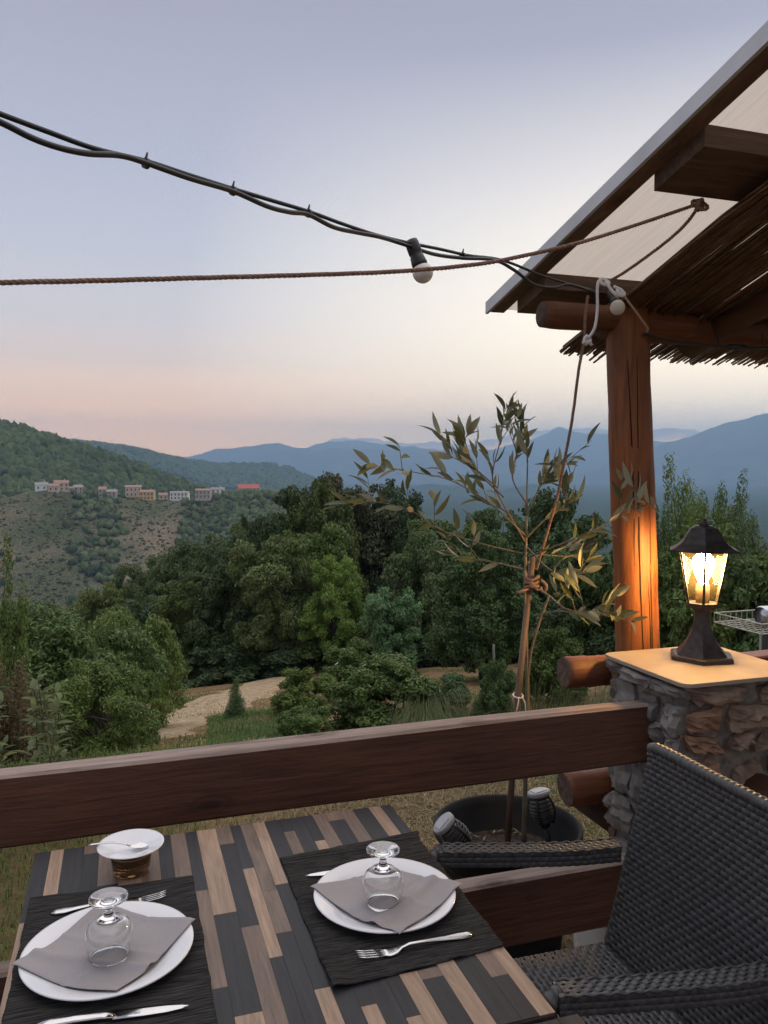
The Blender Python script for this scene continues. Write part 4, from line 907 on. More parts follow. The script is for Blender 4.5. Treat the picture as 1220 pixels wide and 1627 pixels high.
# ---- path of straw and soil
def path_strip():
    pts = [(110, 1235), (180, 1195), (235, 1168), (295, 1140), (360, 1112), (430, 1085), (490, 1063), (530, 1052), (560, 1046)]
    P2 = []
    for px, py in pts: p = on_ground(px, py); P2.append(Vector((p.x, p.y, 0)))
    c = smooth_path(P2, 10); nw = 9; V = []
    for i, p in enumerate(c):
        tg = (c[min(i + 1, len(c) - 1)] - c[max(i - 1, 0)]).normalized(); nn = Vector((tg.y, -tg.x, 0)); w = .42 + .012 * i + .11 * math.sin(i * .35) + .10 * math.sin(i * 1.1)
        for j in range(nw):
            s = (j / (nw - 1) - .5) * 2; wob = .12 * math.sin(i * 1.7 + j); x, y = p.x + nn.x * (s * w + wob * abs(s)), p.y + nn.y * (s * w + wob * abs(s)); V.append((x, y, gz(x, y) + .03 - .025 * abs(s) ** 4))
    m, nt, b = mat_new('straw_path'); g = nd(nt, 'ShaderNodeNewGeometry'); n = nd(nt, 'ShaderNodeTexNoise'); n.inputs['Scale'].default_value = 7; n.inputs['Detail'].default_value = 10; n.inputs['Roughness'].default_value = .75
    nt.links.new(g.outputs['Position'], n.inputs[0]); r = ramp(nt, n.outputs[0], [(.3, (.17, .11, .065)), (.5, (.38, .28, .17)), (.7, (.58, .46, .30))]); nt.links.new(r.outputs[0], b.inputs['Base Color']); b.inputs['Roughness'].default_value = 1
    bp = nd(nt, 'ShaderNodeBump'); bp.inputs['Strength'].default_value = .9; bp.inputs['Distance'].default_value = .05; nt.links.new(n.outputs[0], bp.inputs['Height']); nt.links.new(bp.outputs[0], b.inputs['Normal'])
    o = link('path', np_mesh('path', np.array(V), grid_faces(len(c), nw), m, True)); struct(o)
path_strip()

# ---- grass
def blades(name, label, C, hgt, wid, lay, mat, seed):
    rs = np.random.RandomState(seed); n = len(C); a = rs.rand(n) * 6.283; dirv = np.stack([np.cos(a), np.sin(a), np.zeros(n)], 1); side = np.stack([-np.sin(a), np.cos(a), np.zeros(n)], 1)
    h = (hgt * (.5 + rs.rand(n)))[:, None]; l = (lay * (.4 + 1.2 * rs.rand(n)))[:, None]; up = np.array([[0, 0, 1.]]); w = wid * (.6 + .8 * rs.rand(n))[:, None]
    m_ = C + up * h * .6 * (1 - l * .4) + dirv * h * l * .35; t = C + up * h * np.maximum(.08, 1 - l) + dirv * h * l
    V = np.stack([C - side * w, C + side * w, m_ + side * w * .8, t, m_ - side * w * .8], 1).reshape(-1, 3)
    b = np.arange(n)[:, None] * 5; F = np.concatenate([b + np.array([[0, 1, 2]]), b + np.array([[0, 2, 4]]), b + np.array([[4, 2, 3]])]); 
    o = link(name, np_mesh(name, V, F, mat)); struct(o, 'stuff', label); return o
def strew(n, a0, a1, d0, d1, seed, keep=None):
    rs = np.random.RandomState(seed); q = np.radians(a0 + (a1 - a0) * rs.rand(n)) + YAW; D = d0 + (d1 - d0) * rs.rand(n) ** 1.2; X, Y = D * np.sin(q), D * np.cos(q); k = (Y > 1.97) & ~((X > 1.3) & (X < 1.75) & (Y < 2.05))
    if keep is not None: k &= keep(X, Y, rs)
    X, Y = X[k], Y[k]; return np.stack([X, Y, ground_np(X, Y) - .003], 1)
G_DRY = leaf_mat('dry_grass_blade', (.20, .145, .075), (.42, .33, .19), trans=.2, rough=.9, nscale=2)
G_GRN = leaf_mat('green_grass_blade', (.05, .085, .022), (.13, .18, .055), trans=.25, rough=.7, nscale=2)
G_TALL = leaf_mat('tall_weed_blade', (.06, .09, .03), (.20, .21, .10), trans=.25, rough=.8, nscale=2)
blades('dry_grass', 'dry trampled straw grass beyond the railing', strew(46000, -10, 30, 2.1, 6.5, 1), .050, .0018, 1.3, G_DRY, 1)
blades('lawn_grass', 'short green grass beyond the railing on the left', strew(26000, -34, 4, 2.0, 6.5, 2, lambda X, Y, rs: rs.rand(len(X)) < 1 - .93 * np.clip((X - .25) / .5, 0, 1)), .07, .0018, .7, G_GRN, 2)
blades('slope_grass', 'green and straw grass on the garden slope', strew(30000, -26, 28, 6.5, 20, 3, lambda X, Y, rs: fbm(X * .4, Y * .4, 3) > -.06), .11, .004, .7, G_GRN, 3)
blades('slope_straw', 'dry straw scattered over the garden slope', strew(24000, -26, 28, 6.5, 24, 4), .07, .004, 1.2, G_DRY, 4)
blades('green_bank', 'fresh green grass strip between the path and the garden bushes', strew(16000, -16, -6, 8.0, 16, 6, lambda X, Y, rs: np.abs(np.degrees(np.arctan2(X, Y) - YAW) + 9.5 + .5 * fbm(X, Y, 2)) < 3.2), .12, .004, .6, leaf_mat('fresh_grass_blade', (.06, .12, .025), (.14, .22, .06), trans=.25, rough=.7, nscale=2), 6)
blades('tall_weeds', 'tall pale weeds at the foot of the garden bushes', strew(2600, 0, 16, 7, 12, 5), .55, .005, .35, G_TALL, 5)

# ---- shrub with large leaves close to the left end of the railing
def big_leaf_mesh(l, w):
    m = MB(); k = 7; vs = []
    for i in range(k):
        t = i / (k - 1); ww = w * math.sin(math.pi * t ** .8) ** .9 * .5 + .0004; z = -.18 * l * t * t
        vs += [(-ww, t * l, z + ww * .35), (0, t * l, z), (ww, t * l, z + ww * .35)]
    fs = [(i * 3 + j, i * 3 + j + 1, i * 3 + j + 4, i * 3 + j + 3) for i in range(k - 1) for j in (0, 1)]
    me = bpy.data.meshes.new('leaf'); me.from_pydata(vs, [], fs); me.polygons.foreach_set('use_smooth', [True] * len(fs)); me.update(); return me
sh = empty('broadleaf_shrub', (-1.62, 3.55, gz(-1.62, 3.55))); tag(sh, 'broad leaved green shrub close behind the left end of the railing', 'shrub')
BL = [big_leaf_mesh(.115, .042), big_leaf_mesh(.09, .036)]; LMB = leaf_mat('broad_leaf', (.075, .105, .035), (.15, .19, .075), (.16, .19, .11), .3)
for me in BL: me.materials.append(LMB)
rs = random.Random(77)
for s in range(13):
    px0, py0 = rs.uniform(-30, 95), rs.uniform(1075, 1185); top = at_d(px0, py0, rs.uniform(3.5, 4.1)); base = Vector((top.x + rs.uniform(-.15, .15), top.y + rs.uniform(-.15, .15), gz(top.x, top.y) - .02))
    pts = smooth_path([base, base.lerp(top, .5) + Vector((rs.uniform(-.05, .05), 0, 0)), top], 5)
    st = under(sh, MB().tube(pts, [.006 * (1 - .6 * i / 10) for i in range(11)], 6).build('stem', simple('green_stem', (.09, .09, .04), .8) if s == 0 else bpy.data.materials['green_stem'], None, True))
    for k in range(9):
        t = .35 + .65 * k / 8; p = base.lerp(top, t)
        for sd_ in (0, 1):
            o = bpy.data.objects.new('leaf', BL[rs.randint(0, 1)]); COL.objects.link(o); o.location = p; o.rotation_euler = (rs.uniform(.0, .9), rs.uniform(-.3, .3), k * 1.57 + sd_ * 3.14 + rs.uniform(-.4, .4)); s_ = rs.uniform(.6, 1.1) * (.75 + .35 * (1 - t)); o.scale = (s_, s_, s_)
            o.parent = st
dry = tree('dry_bush', 'brownish half dry bush at the left edge above the railing', -5, 5.2, .7, .95, 'shoot1', leaf_mat('half_dry_leaf', (.07, .065, .03), (.20, .16, .09), trans=.2), 'bush')
sap = tree('edge_sapling', 'dark leafy sapling top at the left picture edge', -18, 7.0, .7, 2.55, 'shoot0', L_MID, 'sapling')

# ================================================================ potted olive and solar torches
M_POT = simple('black_plastic_pot', (.018, .018, .02), .75, var=.2, scale=20, spec=.2)
pc = at_z(806, 1312, .34); PR = .235
pot = empty('plant_pot', (pc.x, pc.y, -.05)); tag(pot, 'large round black plastic pot holding the olive tree', 'pot')
MB().lathe([(.0, 0), (.17, 0), (.175, .01), (PR - .012, .36), (PR, .362), (PR + .006, .372), (PR + .006, .392), (PR, .398), (PR - .008, .394), (PR - .014, .37), (.165, .2), (.0, .2)], 48).build('body', M_POT, pot, True)
MB().lathe([(.0, .285), (.08, .29), (.15, .282), (PR - .018, .29)], 28).build('soil', simple('potting_soil', (.05, .036, .026), 1, var=.6, scale=60, bump=1), pot, True)
rs = random.Random(5); lt = MB()
for i in range(60):
    a, q = rs.uniform(0, 6.28), rs.random() ** .5 * .2; c = Vector((q * math.cos(a), q * math.sin(a), .295)); b2 = rs.uniform(0, 6.28); v = Vector((math.cos(b2), math.sin(b2), rs.uniform(-.1, .5))) * rs.uniform(.015, .04); w = Vector((-math.sin(b2), math.cos(b2), 0)) * .004
    lt.add([c - v * .5, c + w, c + v * .5, c - w], [(0, 1, 2, 3)])
o = lt.build('dead_leaf_litter', G_DRY, pot); o['kind'] = 'stuff'
M_GREYP = simple('grey_plastic', (.30, .31, .32), .5, var=.1); M_BLKP = simple('black_cage_plastic', (.018, .018, .02), .4, var=.1)
M_SOLAR = simple('solar_cell', (.34, .36, .40), .25, var=.15, scale=90)
M_DIFF = simple('milky_diffuser', (.34, .33, .30), .4, var=.1)
def torch(label, foot, head, roll=0):
    e = empty('solar_torch', foot); tag(e, label, 'garden light', 'solar torches in the olive pot'); ax = (head - foot); q = Vector((0, 0, 1)).rotation_difference(ax.normalized()).to_matrix().to_4x4(); Lh = ax.length
    def fin(m, n, mt, par=e, sm=True): m.v = [tuple(q @ Vector(v)) for v in m.v]; return m.build(n, mt, par, sm)
    fin(MB().tube([(0, 0, -.05), (0, 0, Lh - .105)], .009, 10), 'stake', M_BLKP)
    fin(MB().lathe([(.0, Lh - .12), (.016, Lh - .12), (.02, Lh - .108), (.014, Lh - .1), (0, Lh - .1)], 16), 'cage_foot', M_BLKP)
    fin(MB().lathe([(.0, Lh - .018), (.034, Lh - .018), (.038, Lh - .014), (.038, Lh - .002), (.034, Lh), (.0, Lh)], 24), 'cap', M_GREYP)
    fin(MB().box((-.022, -.022, Lh + .0005), (.022, .022, Lh + .002)), 'solar_panel', M_SOLAR, sm=False)
    rr = lambda t: .020 + .022 * math.sin(math.pi * (.12 + .75 * t))
    fin(MB().lathe([(rr(k / 8) * .72, Lh - .105 + .088 * k / 8) for k in range(9)], 16), 'diffuser', M_DIFF)
    for k in range(8):
        t = (k + .5) / 8; z = Lh - .105 + .088 * t; r = rr(t); fin(MB().lathe([(r - .006, z - .0022), (r, z - .0026), (r, z + .0018), (r - .006, z + .0022)], 20, closed=True), 'cage_ring', M_BLKP)
    for k in range(4):
        a = R(90 * k + roll); m = MB(); m.tube([(rr(t) * 1.02 * math.cos(a), rr(t) * 1.02 * math.sin(a), Lh - .108 + .092 * t) for t in [i / 6 for i in range(7)]], .004, 6); fin(m, 'cage_rib', M_BLKP)
    return e
pz = -.05 + .285
h1 = P(855, 1256, 2.66); torch('upright solar torch with grey cap in the olive pot', Vector((pc.x + .155, pc.y - .01, pz)), h1, 45)
h2 = P(702, 1306, 2.42); torch('tilted solar torch leaning left out of the olive pot', Vector((pc.x - .085, pc.y - .13, pz)), h2, 30)

stake = MB().tube([at_y(806, 1345, pc.y) , P(822, 1112, 2.56), P(846, 886, 2.56)], [.0105, .0105, .010], 10).build('stake', wood('brown_stake', (.11, .075, .052), (.26, .18, .13), 2, 6, .7, 10, .3), None, True); tag(stake, 'brown wooden stake standing in the pot beside the olive stem', 'stake')
M_TWIG = wood('olive_bark', (.12, .10, .07), (.30, .26, .19), 2, 12, .8, 6, .3)
ol = empty('olive_tree', (pc.x, pc.y, pz)); tag(ol, 'young olive tree tied to a stake in the black pot', 'tree')
T0 = 2.55
trunk = under(ol, MB().tube(smooth_path([at_y(832, 1345, pc.y), P(835, 1230, 2.58), P(838, 1110, 2.58), P(836, 1010, 2.57), P(834, 930, 2.55), P(836, 860, 2.55), P(837, 790, 2.54), P(838, 735, 2.52)], 5), [.008 * (1 - .75 * i / 35) for i in range(36)], 8).build('trunk', M_TWIG, None, True))
BR = [  # (points, start depth, end depth, leaf pairs, first leaf at)
 ([(838, 735), (835, 700), (830, 672)], 2.52, 2.50, 7, .0), ([(834, 860), (800, 800), (782, 755), (790, 700), (800, 660), (808, 645)], 2.55, 2.40, 13, .25),
 ([(834, 850), (780, 800), (720, 765), (660, 750), (620, 742), (588, 738)], 2.55, 2.35, 12, .3), ([(834, 880), (770, 862), (700, 838), (650, 812), (600, 800), (552, 800)], 2.55, 2.40, 11, .35),
 ([(834, 905), (790, 898), (740, 890), (718, 880)], 2.55, 2.62, 6, .25), ([(838, 885), (880, 870), (930, 846), (980, 824), (1015, 806), (1034, 800)], 2.55, 2.12, 13, .3),
 ([(838, 870), (868, 902), (900, 916), (930, 908)], 2.55, 2.35, 6, .4), ([(838, 925), (870, 945), (905, 966), (960, 976), (1002, 988)], 2.55, 2.22, 10, .35),
 ([(850, 978), (890, 972), (940, 974), (975, 980)], 2.53, 2.30, 5, .5), ([(837, 820), (858, 775), (880, 750), (900, 738)], 2.54, 2.50, 8, .3),
 ([(800, 790), (760, 745), (738, 705), (742, 690)], 2.50, 2.45, 9, .2), ([(836, 855), (868, 828), (895, 795), (888, 765)], 2.55, 2.42, 8, .3),
 ([(790, 775), (745, 742), (712, 720), (700, 690)], 2.48, 2.55, 8, .25), ([(834, 840), (800, 812), (770, 800), (745, 770)], 2.55, 2.66, 7, .3), ([(836, 800), (812, 760), (818, 715), (826, 690)], 2.54, 2.60, 8, .35), ([(838, 895), (862, 880), (905, 885), (925, 872)], 2.55, 2.66, 6, .3)]
LEAF = []
for (l, w) in ((.070, .0190), (.058, .0165), (.080, .0205)): LEAF.append(big_leaf_mesh(l, w))
L_OLV = leaf_mat('olive_leaf', (.075, .09, .04), (.15, .165, .08), (.32, .33, .22), .15, rough=.45)
for me in LEAF: me.materials.append(L_OLV)
rs = random.Random(21)
def olive_leaf(b, p, tg, sg, up):
    pr = tg.cross(Vector((rs.uniform(-1, 1), rs.uniform(-1, 1), rs.uniform(-1, 1)))).normalized()
    d = (tg * rs.uniform(.5, 1.1) + pr * sg * rs.uniform(.35, .85) + Vector((0, 0, rs.uniform(-.15, .55) + up))).normalized()
    nn = Vector((rs.uniform(-1, 1), rs.uniform(-1, 1), rs.uniform(-.2, 1))); nn = (nn - d * nn.dot(d)).normalized(); xx = d.cross(nn).normalized()
    M = Matrix((xx, d, nn)).transposed().to_4x4(); M.translation = p; s_ = rs.uniform(.72, 1.12)
    o = bpy.data.objects.new('leaf', LEAF[rs.randint(0, 2)]); COL.objects.link(o); o.parent = b; o.matrix_local = M @ Matrix.Diagonal((s_ * rs.uniform(.8, 1.1), s_, s_, 1))
for pts, t0, t1, np_, st in BR:
    k = len(pts) - 1; w3 = smooth_path([P(x + rs.uniform(-4, 4) * (0 < i < k), y + rs.uniform(-4, 4) * (0 < i < k), t0 + (t1 - t0) * i / k) for i, (x, y) in enumerate(pts)], 6); n = len(w3)
    m = MB().tube(w3, [.0029 * (1 - .72 * i / (n - 1)) for i in range(n)], 6); tw_ = []
    for q in range(3):                                   # short side twigs
        f = rs.uniform(max(.25, st), .85); idx = min(n - 2, int(f * (n - 1))); p = w3[idx]; tg = (w3[idx + 1] - w3[idx]).normalized()
        dv = (tg * .6 + Vector((rs.uniform(-.6, .6), rs.uniform(-.6, .6), rs.uniform(.1, .9)))).normalized(); ln = rs.uniform(.06, .13)
        path = smooth_path([p, p + dv * ln * .5 + Vector((0, 0, .006)), p + dv * ln + Vector((0, 0, rs.uniform(-.01, .02)))], 4); m.tube(path, [.0014 * (1 - .07 * i) for i in range(len(path))], 5); tw_.append(path)
    b = under(ol, m.build('branch', M_TWIG, None, True))
    for j in range(np_):
        t = st + (1 - st) * (j + rs.random()) / np_; idx = min(n - 2, int(t * (n - 1))); p = w3[idx].lerp(w3[idx + 1], min(1, t * (n - 1) - idx)); tg = (w3[idx + 1] - w3[idx]).normalized()
        olive_leaf(b, p, tg, rs.choice((-1, 1)), 0)
    olive_leaf(b, w3[-1], (w3[-1] - w3[-2]).normalized(), .2, 0); olive_leaf(b, w3[-1], (w3[-1] - w3[-2]).normalized(), .6, 0)
    for path in tw_:
        kk_ = len(path)
        for j in range(3): olive_leaf(b, path[min(kk_ - 1, 3 + 2 * j)], (path[-1] - path[-2]).normalized(), rs.choice((-1, 1)), 0)
s2 = under(ol, MB().tube(smooth_path([P(872, 948, 2.52), P(858, 985, 2.55), P(843, 1040, 2.57), P(836, 1110, 2.58)], 6), .004, 7).build('side_shoot', M_TWIG, None, True))
tie = MB()
c = P(845, 925, 2.54)
for k in range(4): tie.tube([c + Vector((.021 * math.cos(a), .021 * math.sin(a), .01 * k - .016 + .006 * math.sin(a * 2 + k))) for a in [2 * math.pi * i / 14 for i in range(15)]], .0048, 6)
tie.tube(smooth_path([c + Vector((.02, -.02, .01)), c + Vector((.035, -.03, -.01)), c + Vector((.03, -.02, -.03)), c + Vector((.018, -.02, -.015))], 5), .006, 6); tie.tube([c + Vector((-.015, -.01, -.02)), c + Vector((-.06, -.015, -.028))], .0045, 6)
o = tie.build('rope_tie', M_ROPE, None, True); tag(o, 'coiled rope tying the olive stem to its stake', 'rope')
tw = MB(); c = P(823, 1105, 2.55)
tw.tube([c + Vector((.016 * math.cos(a), .016 * math.sin(a), .004 * math.sin(a))) for a in [2 * math.pi * i / 14 for i in range(15)]], .0022, 6)
tw.tube(smooth_path([c + Vector((-.005, -.015, 0)), c + Vector((-.01, -.02, -.02)), c + Vector((-.016, -.02, -.045))], 4), .002, 6); tw.tube(smooth_path([c + Vector((.005, -.015, 0)), c + Vector((.014, -.02, -.02)), c + Vector((.016, -.02, -.05))], 4), .002, 6)
o = tw.build('white_twine', M_WROPE, None, True); tag(o, 'white twine knotted low on the olive stake', 'twine')

# ================================================================ dining table
TX0, TX1, TY0, TY1, TZ = -.175, .557, .940, 1.661, .75
def lam(name, lo, hi, rough):
    m = wood(name, lo, hi, 1, 9, rough, 16, .12, spec=.32); return m
LAM = {'L': lam('light_oak_decor', (.21, .140, .095), (.44, .315, .225), .45), 'M': lam('brown_oak_decor', (.10, .068, .052), (.22, .155, .12), .42), 'D': lam('black_oak_decor', (.006, .0065, .009), (.026, .026, .030), .5)}
M_EDGE = simple('table_edge_band', (.05, .035, .028), .5, var=.3, scale=50)
tab = empty('dining_table', ((TX0 + TX1) / 2, (TY0 + TY1) / 2, 0)); tag(tab, 'square dining table with striped light and dark wood top', 'table')
top = under(tab, MB().box((TX0, TY0, TZ - .034), (TX1, TY1, TZ - .0012), bev=.003).build('tabletop', M_EDGE)); 
ED = [-.175, -.146, -.122, -.084, -.056, -.02, .022, .055, .08, .110, .133, .172, .202, .223, .250, .274, .304, .327, .356, .378, .406, .440, .469, .506, .533, .557]
CO = [[('D', 1.405), ('L', 1.15), ('D', 0)], [('L', 1.47), ('D', 0)], [('D', 1.3), ('M', 1.1), ('D', 0)], [('M', 1.625), ('D', 1.2), ('L', 0)], [('M', 1.49), ('D', 0)], [('L', 1.48), ('D', 1.0), ('M', 0)], [('M', 1.47), ('D', 0)],
      [('D', 1.2), ('M', 1.0), ('D', 0)], [('M', 1.46), ('D', 1.02), ('L', 0)], [('D', 1.418), ('M', 1.136), ('D', .99), ('L', 0)], [('L', 1.331), ('D', 1.068), ('L', 0)], [('M', 1.583), ('D', 1.28), ('M', 1.0), ('D', 0)], [('D', 1.472), ('L', 1.184), ('D', 0)],
      [('M', 1.38), ('M', 1.245), ('D', 0)], [('L', 1.396), ('D', 1.09), ('L', .96), ('D', 0)], [('D', 1.3), ('D', 0)], [('D', 1.60), ('M', 1.484), ('D', 1.034), ('L', 0)], [('D', 1.25), ('D', 0)], [('D', 1.54), ('L', 1.48), ('D', .993), ('L', 0)],
      [('M', 1.479), ('D', 1.085), ('L', .96), ('M', 0)], [('M', 1.62), ('D', 1.085), ('M', 1.062), ('D', 0)], [('M', 1.505), ('D', 1.12), ('L', 0)], [('D', 1.35), ('D', 0)], [('L', 1.485), ('D', 1.10), ('M', 1.036), ('D', 0)], [('D', 1.15), ('L', 0)]]
gsp = .0004
for i, col in enumerate(CO):
    y1 = TY1
    for kd, y0 in col:
        y0 = max(y0, TY0); z = TZ + random.uniform(-.0001, .0001)
        o = MB().box((ED[i] + gsp / 2, y0 + gsp / 2, TZ - .0011), (ED[i + 1] - gsp / 2, y1 - gsp / 2, z)).build('strip', LAM[kd], None, loc=((ED[i] + ED[i + 1]) / 2, (y0 + y1) / 2, TZ)); o.parent = top; y1 = y0
        if y0 <= TY0: break
M_LEG = simple('black_steel', (.02, .02, .022), .4, .5, var=.1)
cx, cy = (TX0 + TX1) / 2, (TY0 + TY1) / 2
under(tab, MB().tube([(cx, cy, .02), (cx, cy, TZ - .035)], .038, 16).build('column', M_LEG, None, True))
under(tab, MB().box((cx - .24, cy - .03, 0), (cx + .24, cy + .03, .025), bev=.004).box((cx - .03, cy - .24, .0255), (cx + .03, cy + .24, .04), bev=.004).build('foot', M_LEG))
t2 = empty('dining_table', (cx + .02, .55, 0)); tag(t2, 'next striped wooden table, only a corner showing at the bottom edge', 'table')
tt = under(t2, MB().box((TX0, .2, TZ - .036), (TX1 + .03, .932, TZ - .004), bev=.003).build('tabletop', M_EDGE))
for i in range(24):
    x0 = TX0 + i * .0317; k = 'LDMDDLDMDL'[(i * 7) % 10]
    o = MB().box((x0 + gsp, .203, TZ - .0038), (x0 + .0313, .93, TZ - .002)).build('strip', LAM[k], None, loc=(x0, .55, TZ)); o.parent = tt
under(t2, MB().tube([(cx, .55, .02), (cx, .55, TZ - .037)], .038, 16).build('column', M_LEG, None, True)); under(t2, MB().box((cx - .24, .52, 0), (cx + .24, .58, .025), bev=.004).build('foot', M_LEG))

# ---- placemats: ribbed, slightly rumpled
def mat_cloth():
    m, nt, b = mat_new('ribbed_black_cloth'); tc = nd(nt, 'ShaderNodeTexCoord'); n = nd(nt, 'ShaderNodeTexNoise'); mp = nd(nt, 'ShaderNodeMapping'); mp.inputs['Scale'].default_value = (8, 240, 1); n.inputs['Scale'].default_value = 3; n.inputs['Detail'].default_value = 6
    nt.links.new(tc.outputs['Object'], mp.inputs[0]); nt.links.new(mp.outputs[0], n.inputs[0]); r = ramp(nt, n.outputs[0], [(.3, (.006, .006, .006)), (.72, (.060, .056, .052))]); nt.links.new(r.outputs[0], b.inputs['Base Color']); b.inputs['Roughness'].default_value = .8; b.inputs['Specular IOR Level'].default_value = .25; return m
M_CLOTH = mat_cloth()
def placemat(label, x0, x1, y0, y1, fn, skew=(0, 0)):
    nx, ny = 60, 300; X, Y = np.meshgrid(np.linspace(0, 1, nx), np.linspace(0, 1, ny)); wx = x0 + (x1 - x0) * X + skew[0] * (Y - .5); wy = y0 + (y1 - y0) * Y + skew[1] * (X - .5)
    rib = .0017 * np.sin((wy + .006 * fbm(wx * 14, wy * 40, 3)) / .0062 * 2 * np.pi) + .0011 * fbm(wx * 20, wy * 160, 3)
    wx = wx + .005 * fbm(wy * 45, wx * 0 + 3, 3) * (X - .5) * 2; Z = TZ + .0032 + rib + fn(X, Y); V = np.stack([wx, wy, Z], -1).reshape(-1, 3)
    B = V.copy(); B[:, 2] = np.maximum(TZ + .0004, B[:, 2] - .0022); F = grid_faces(ny, nx); nv = len(V)
    edge = np.concatenate([np.arange(nx), np.arange(1, ny) * nx + nx - 1, (ny - 1) * nx + np.arange(nx - 2, -1, -1), np.arange(ny - 2, 0, -1) * nx]); e2 = np.roll(edge, -1); S_ = np.stack([edge, edge + nv, e2 + nv, e2], 1)
    o = link('placemat', np_mesh('placemat', np.concatenate([V, B]), np.concatenate([F, F[:, ::-1] + nv, S_]), M_CLOTH, True)); tag(o, label, 'placemat', 'ribbed placemats'); return o
placemat('dark ribbed placemat under the left plate', -.167, .110, 1.055, 1.474, lambda X, Y: 0 * X, (0.002, -.008))
placemat('dark ribbed placemat under the right plate with a curled far edge', .275, .558, 1.088, 1.497, lambda X, Y: .010 * np.exp(-((Y - .955) / .03) ** 2) * (.35 + .65 * X) + .006 * np.exp(-((X - .02) / .05) ** 2) * np.exp(-((Y - .03) / .12) ** 2), (0, .02))

M_CHINA = simple('white_porcelain', (.70, .70, .72), .12, var=.015, scale=8)
def plate(label, cx, cy, r):
    o = MB().lathe([(.0, .0055), (r * .55, .0055), (r * .66, .007), (r * .72, .011), (r * .97, .0205), (r, .0215), (r * 1.0, .0235), (r * .975, .0235), (r * .74, .0145), (r * .68, .0105), (r * .6, .0092), (.0, .009)], 72).build('plate', M_CHINA, None, True); o.location = (cx, cy, TZ); tag(o, label, 'plate', 'dinner plates'); return o
PL, PR_ = (-.032, 1.255), (.417, 1.272)
plate('white dinner plate on the left placemat', *PL, .126); plate('white dinner plate on the right placemat', *PR_, .122)
M_NAP = simple('grey_paper_napkin', (.30, .28, .285), .9, var=.05, scale=300)
def napkin(label, a, b, c, d, seed, fold, pc_):
    """corners far-left ... in order round the square"""
    n = 40; V = []; A, B, C_, D_ = [np.array(p) for p in (a, b, c, d)]; pr = np.array([0, .6, .68, .74, .975, 1.0, 1.35]) * pc_[2]; ph = [.0125, .0125, .0135, .0155, .0245, .0250, .0215]
    for j in range(n):
        for i in range(n):
            u, v = i / (n - 1), j / (n - 1); p = (A * (1 - u) + B * u) * (1 - v) + (D_ * (1 - u) + C_ * u) * v; k = math.hypot(p[0] - pc_[0], p[1] - pc_[1])
            z = TZ + float(np.interp(k, pr, ph)) + .0016 + .0062 * fold(u, v) - .002 * math.exp(-((u - .5) / .02) ** 2) + .0018 * math.exp(-((v - .46) / .03) ** 2) + .0012 * (1 + math.sin(u * 8 + seed) * math.sin(v * 6 + 1)); V.append((p[0] + .002 * math.sin(v * 9 + seed), p[1] + .002 * math.sin(u * 8), z))
    V = np.array(V); F = grid_faces(n, n); nv = len(V); W = V.copy(); W[:, 2] -= .0007
    edge = np.concatenate([np.arange(n), np.arange(1, n) * n + n - 1, (n - 1) * n + np.arange(n - 2, -1, -1), np.arange(n - 2, 0, -1) * n]); e2 = np.roll(edge, -1)
    o = link('napkin', np_mesh('napkin', np.concatenate([V, W]), np.concatenate([F, F[:, ::-1] + nv, np.stack([edge, edge + nv, e2 + nv, e2], 1)]), M_NAP, True)); tag(o, label, 'napkin', 'paper napkins'); return o
napkin('grey paper napkin on the left plate', (-.047, 1.382), (.098, 1.28), (-.018, 1.134), (-.165, 1.243), 2, lambda u, v: math.exp(-((v - .78 + .15 * u) / .05) ** 2), (*PL, .126))
napkin('grey paper napkin on the right plate', (.452, 1.364), (.556, 1.25), (.398, 1.139), (.297, 1.324), 4, lambda u, v: math.exp(-((u - .62 - .1 * v) / .06) ** 2), (*PR_, .122))
gm2, nt, b = mat_new('clear_glass'); b.inputs['Transmission Weight'].default_value = 1; b.inputs['Roughness'].default_value = 0.0; b.inputs['IOR'].default_value = 1.47; b.inputs['Base Color'].default_value = (.97, .98, .98, 1)
def goblet(label, cx, cy):
    z0 = TZ + .0155; ou = [(.0262, .0), (.0300, .010), (.0338, .022), (.0352, .033), (.0332, .045), (.0290, .0535), (.0200, .0605), (.009, .066), (.0062, .071), (.0058, .077), (.0075, .083), (.013, .088), (.024, .0905), (.0288, .0925), (.029, .0945), (.0275, .0952), (.012, .0945), (.0002, .0940)]
    inn = [(.0002, .0605), (.010, .0598), (.0195, .0575), (.0283, .0520), (.0322, .0440), (.0343, .0330), (.0330, .0220), (.0292, .010), (.0255, .0)]
    o = MB().lathe(ou + inn, 48, closed=True)
    # the pole points pair up as end caps: drop the tiny faces between the two poles
    k = len(ou); o.f = [f for f in o.f if not (set(x // 48 for x in f) == {k - 1, k})]
    ob = o.build('goblet', gm2, None, True); ob.location = (cx, cy, z0); tag(ob, label, 'glass', 'upturned glasses'); return ob
goblet('upturned stemmed glass on the left plate', -.031, 1.235); goblet('upturned stemmed glass on the right plate', .407, 1.251)
M_STEEL = simple('polished_steel', (.62, .61, .60), .18, 1.0, var=.04, scale=40)
def place(o, a, b, z=TZ + .0065):
    a, b = Vector((*a, 0)), Vector((*b, 0)); d = b - a; o.location = (a.x, a.y, z); o.rotation_euler = (0, 0, math.atan2(d.y, d.x)); return o
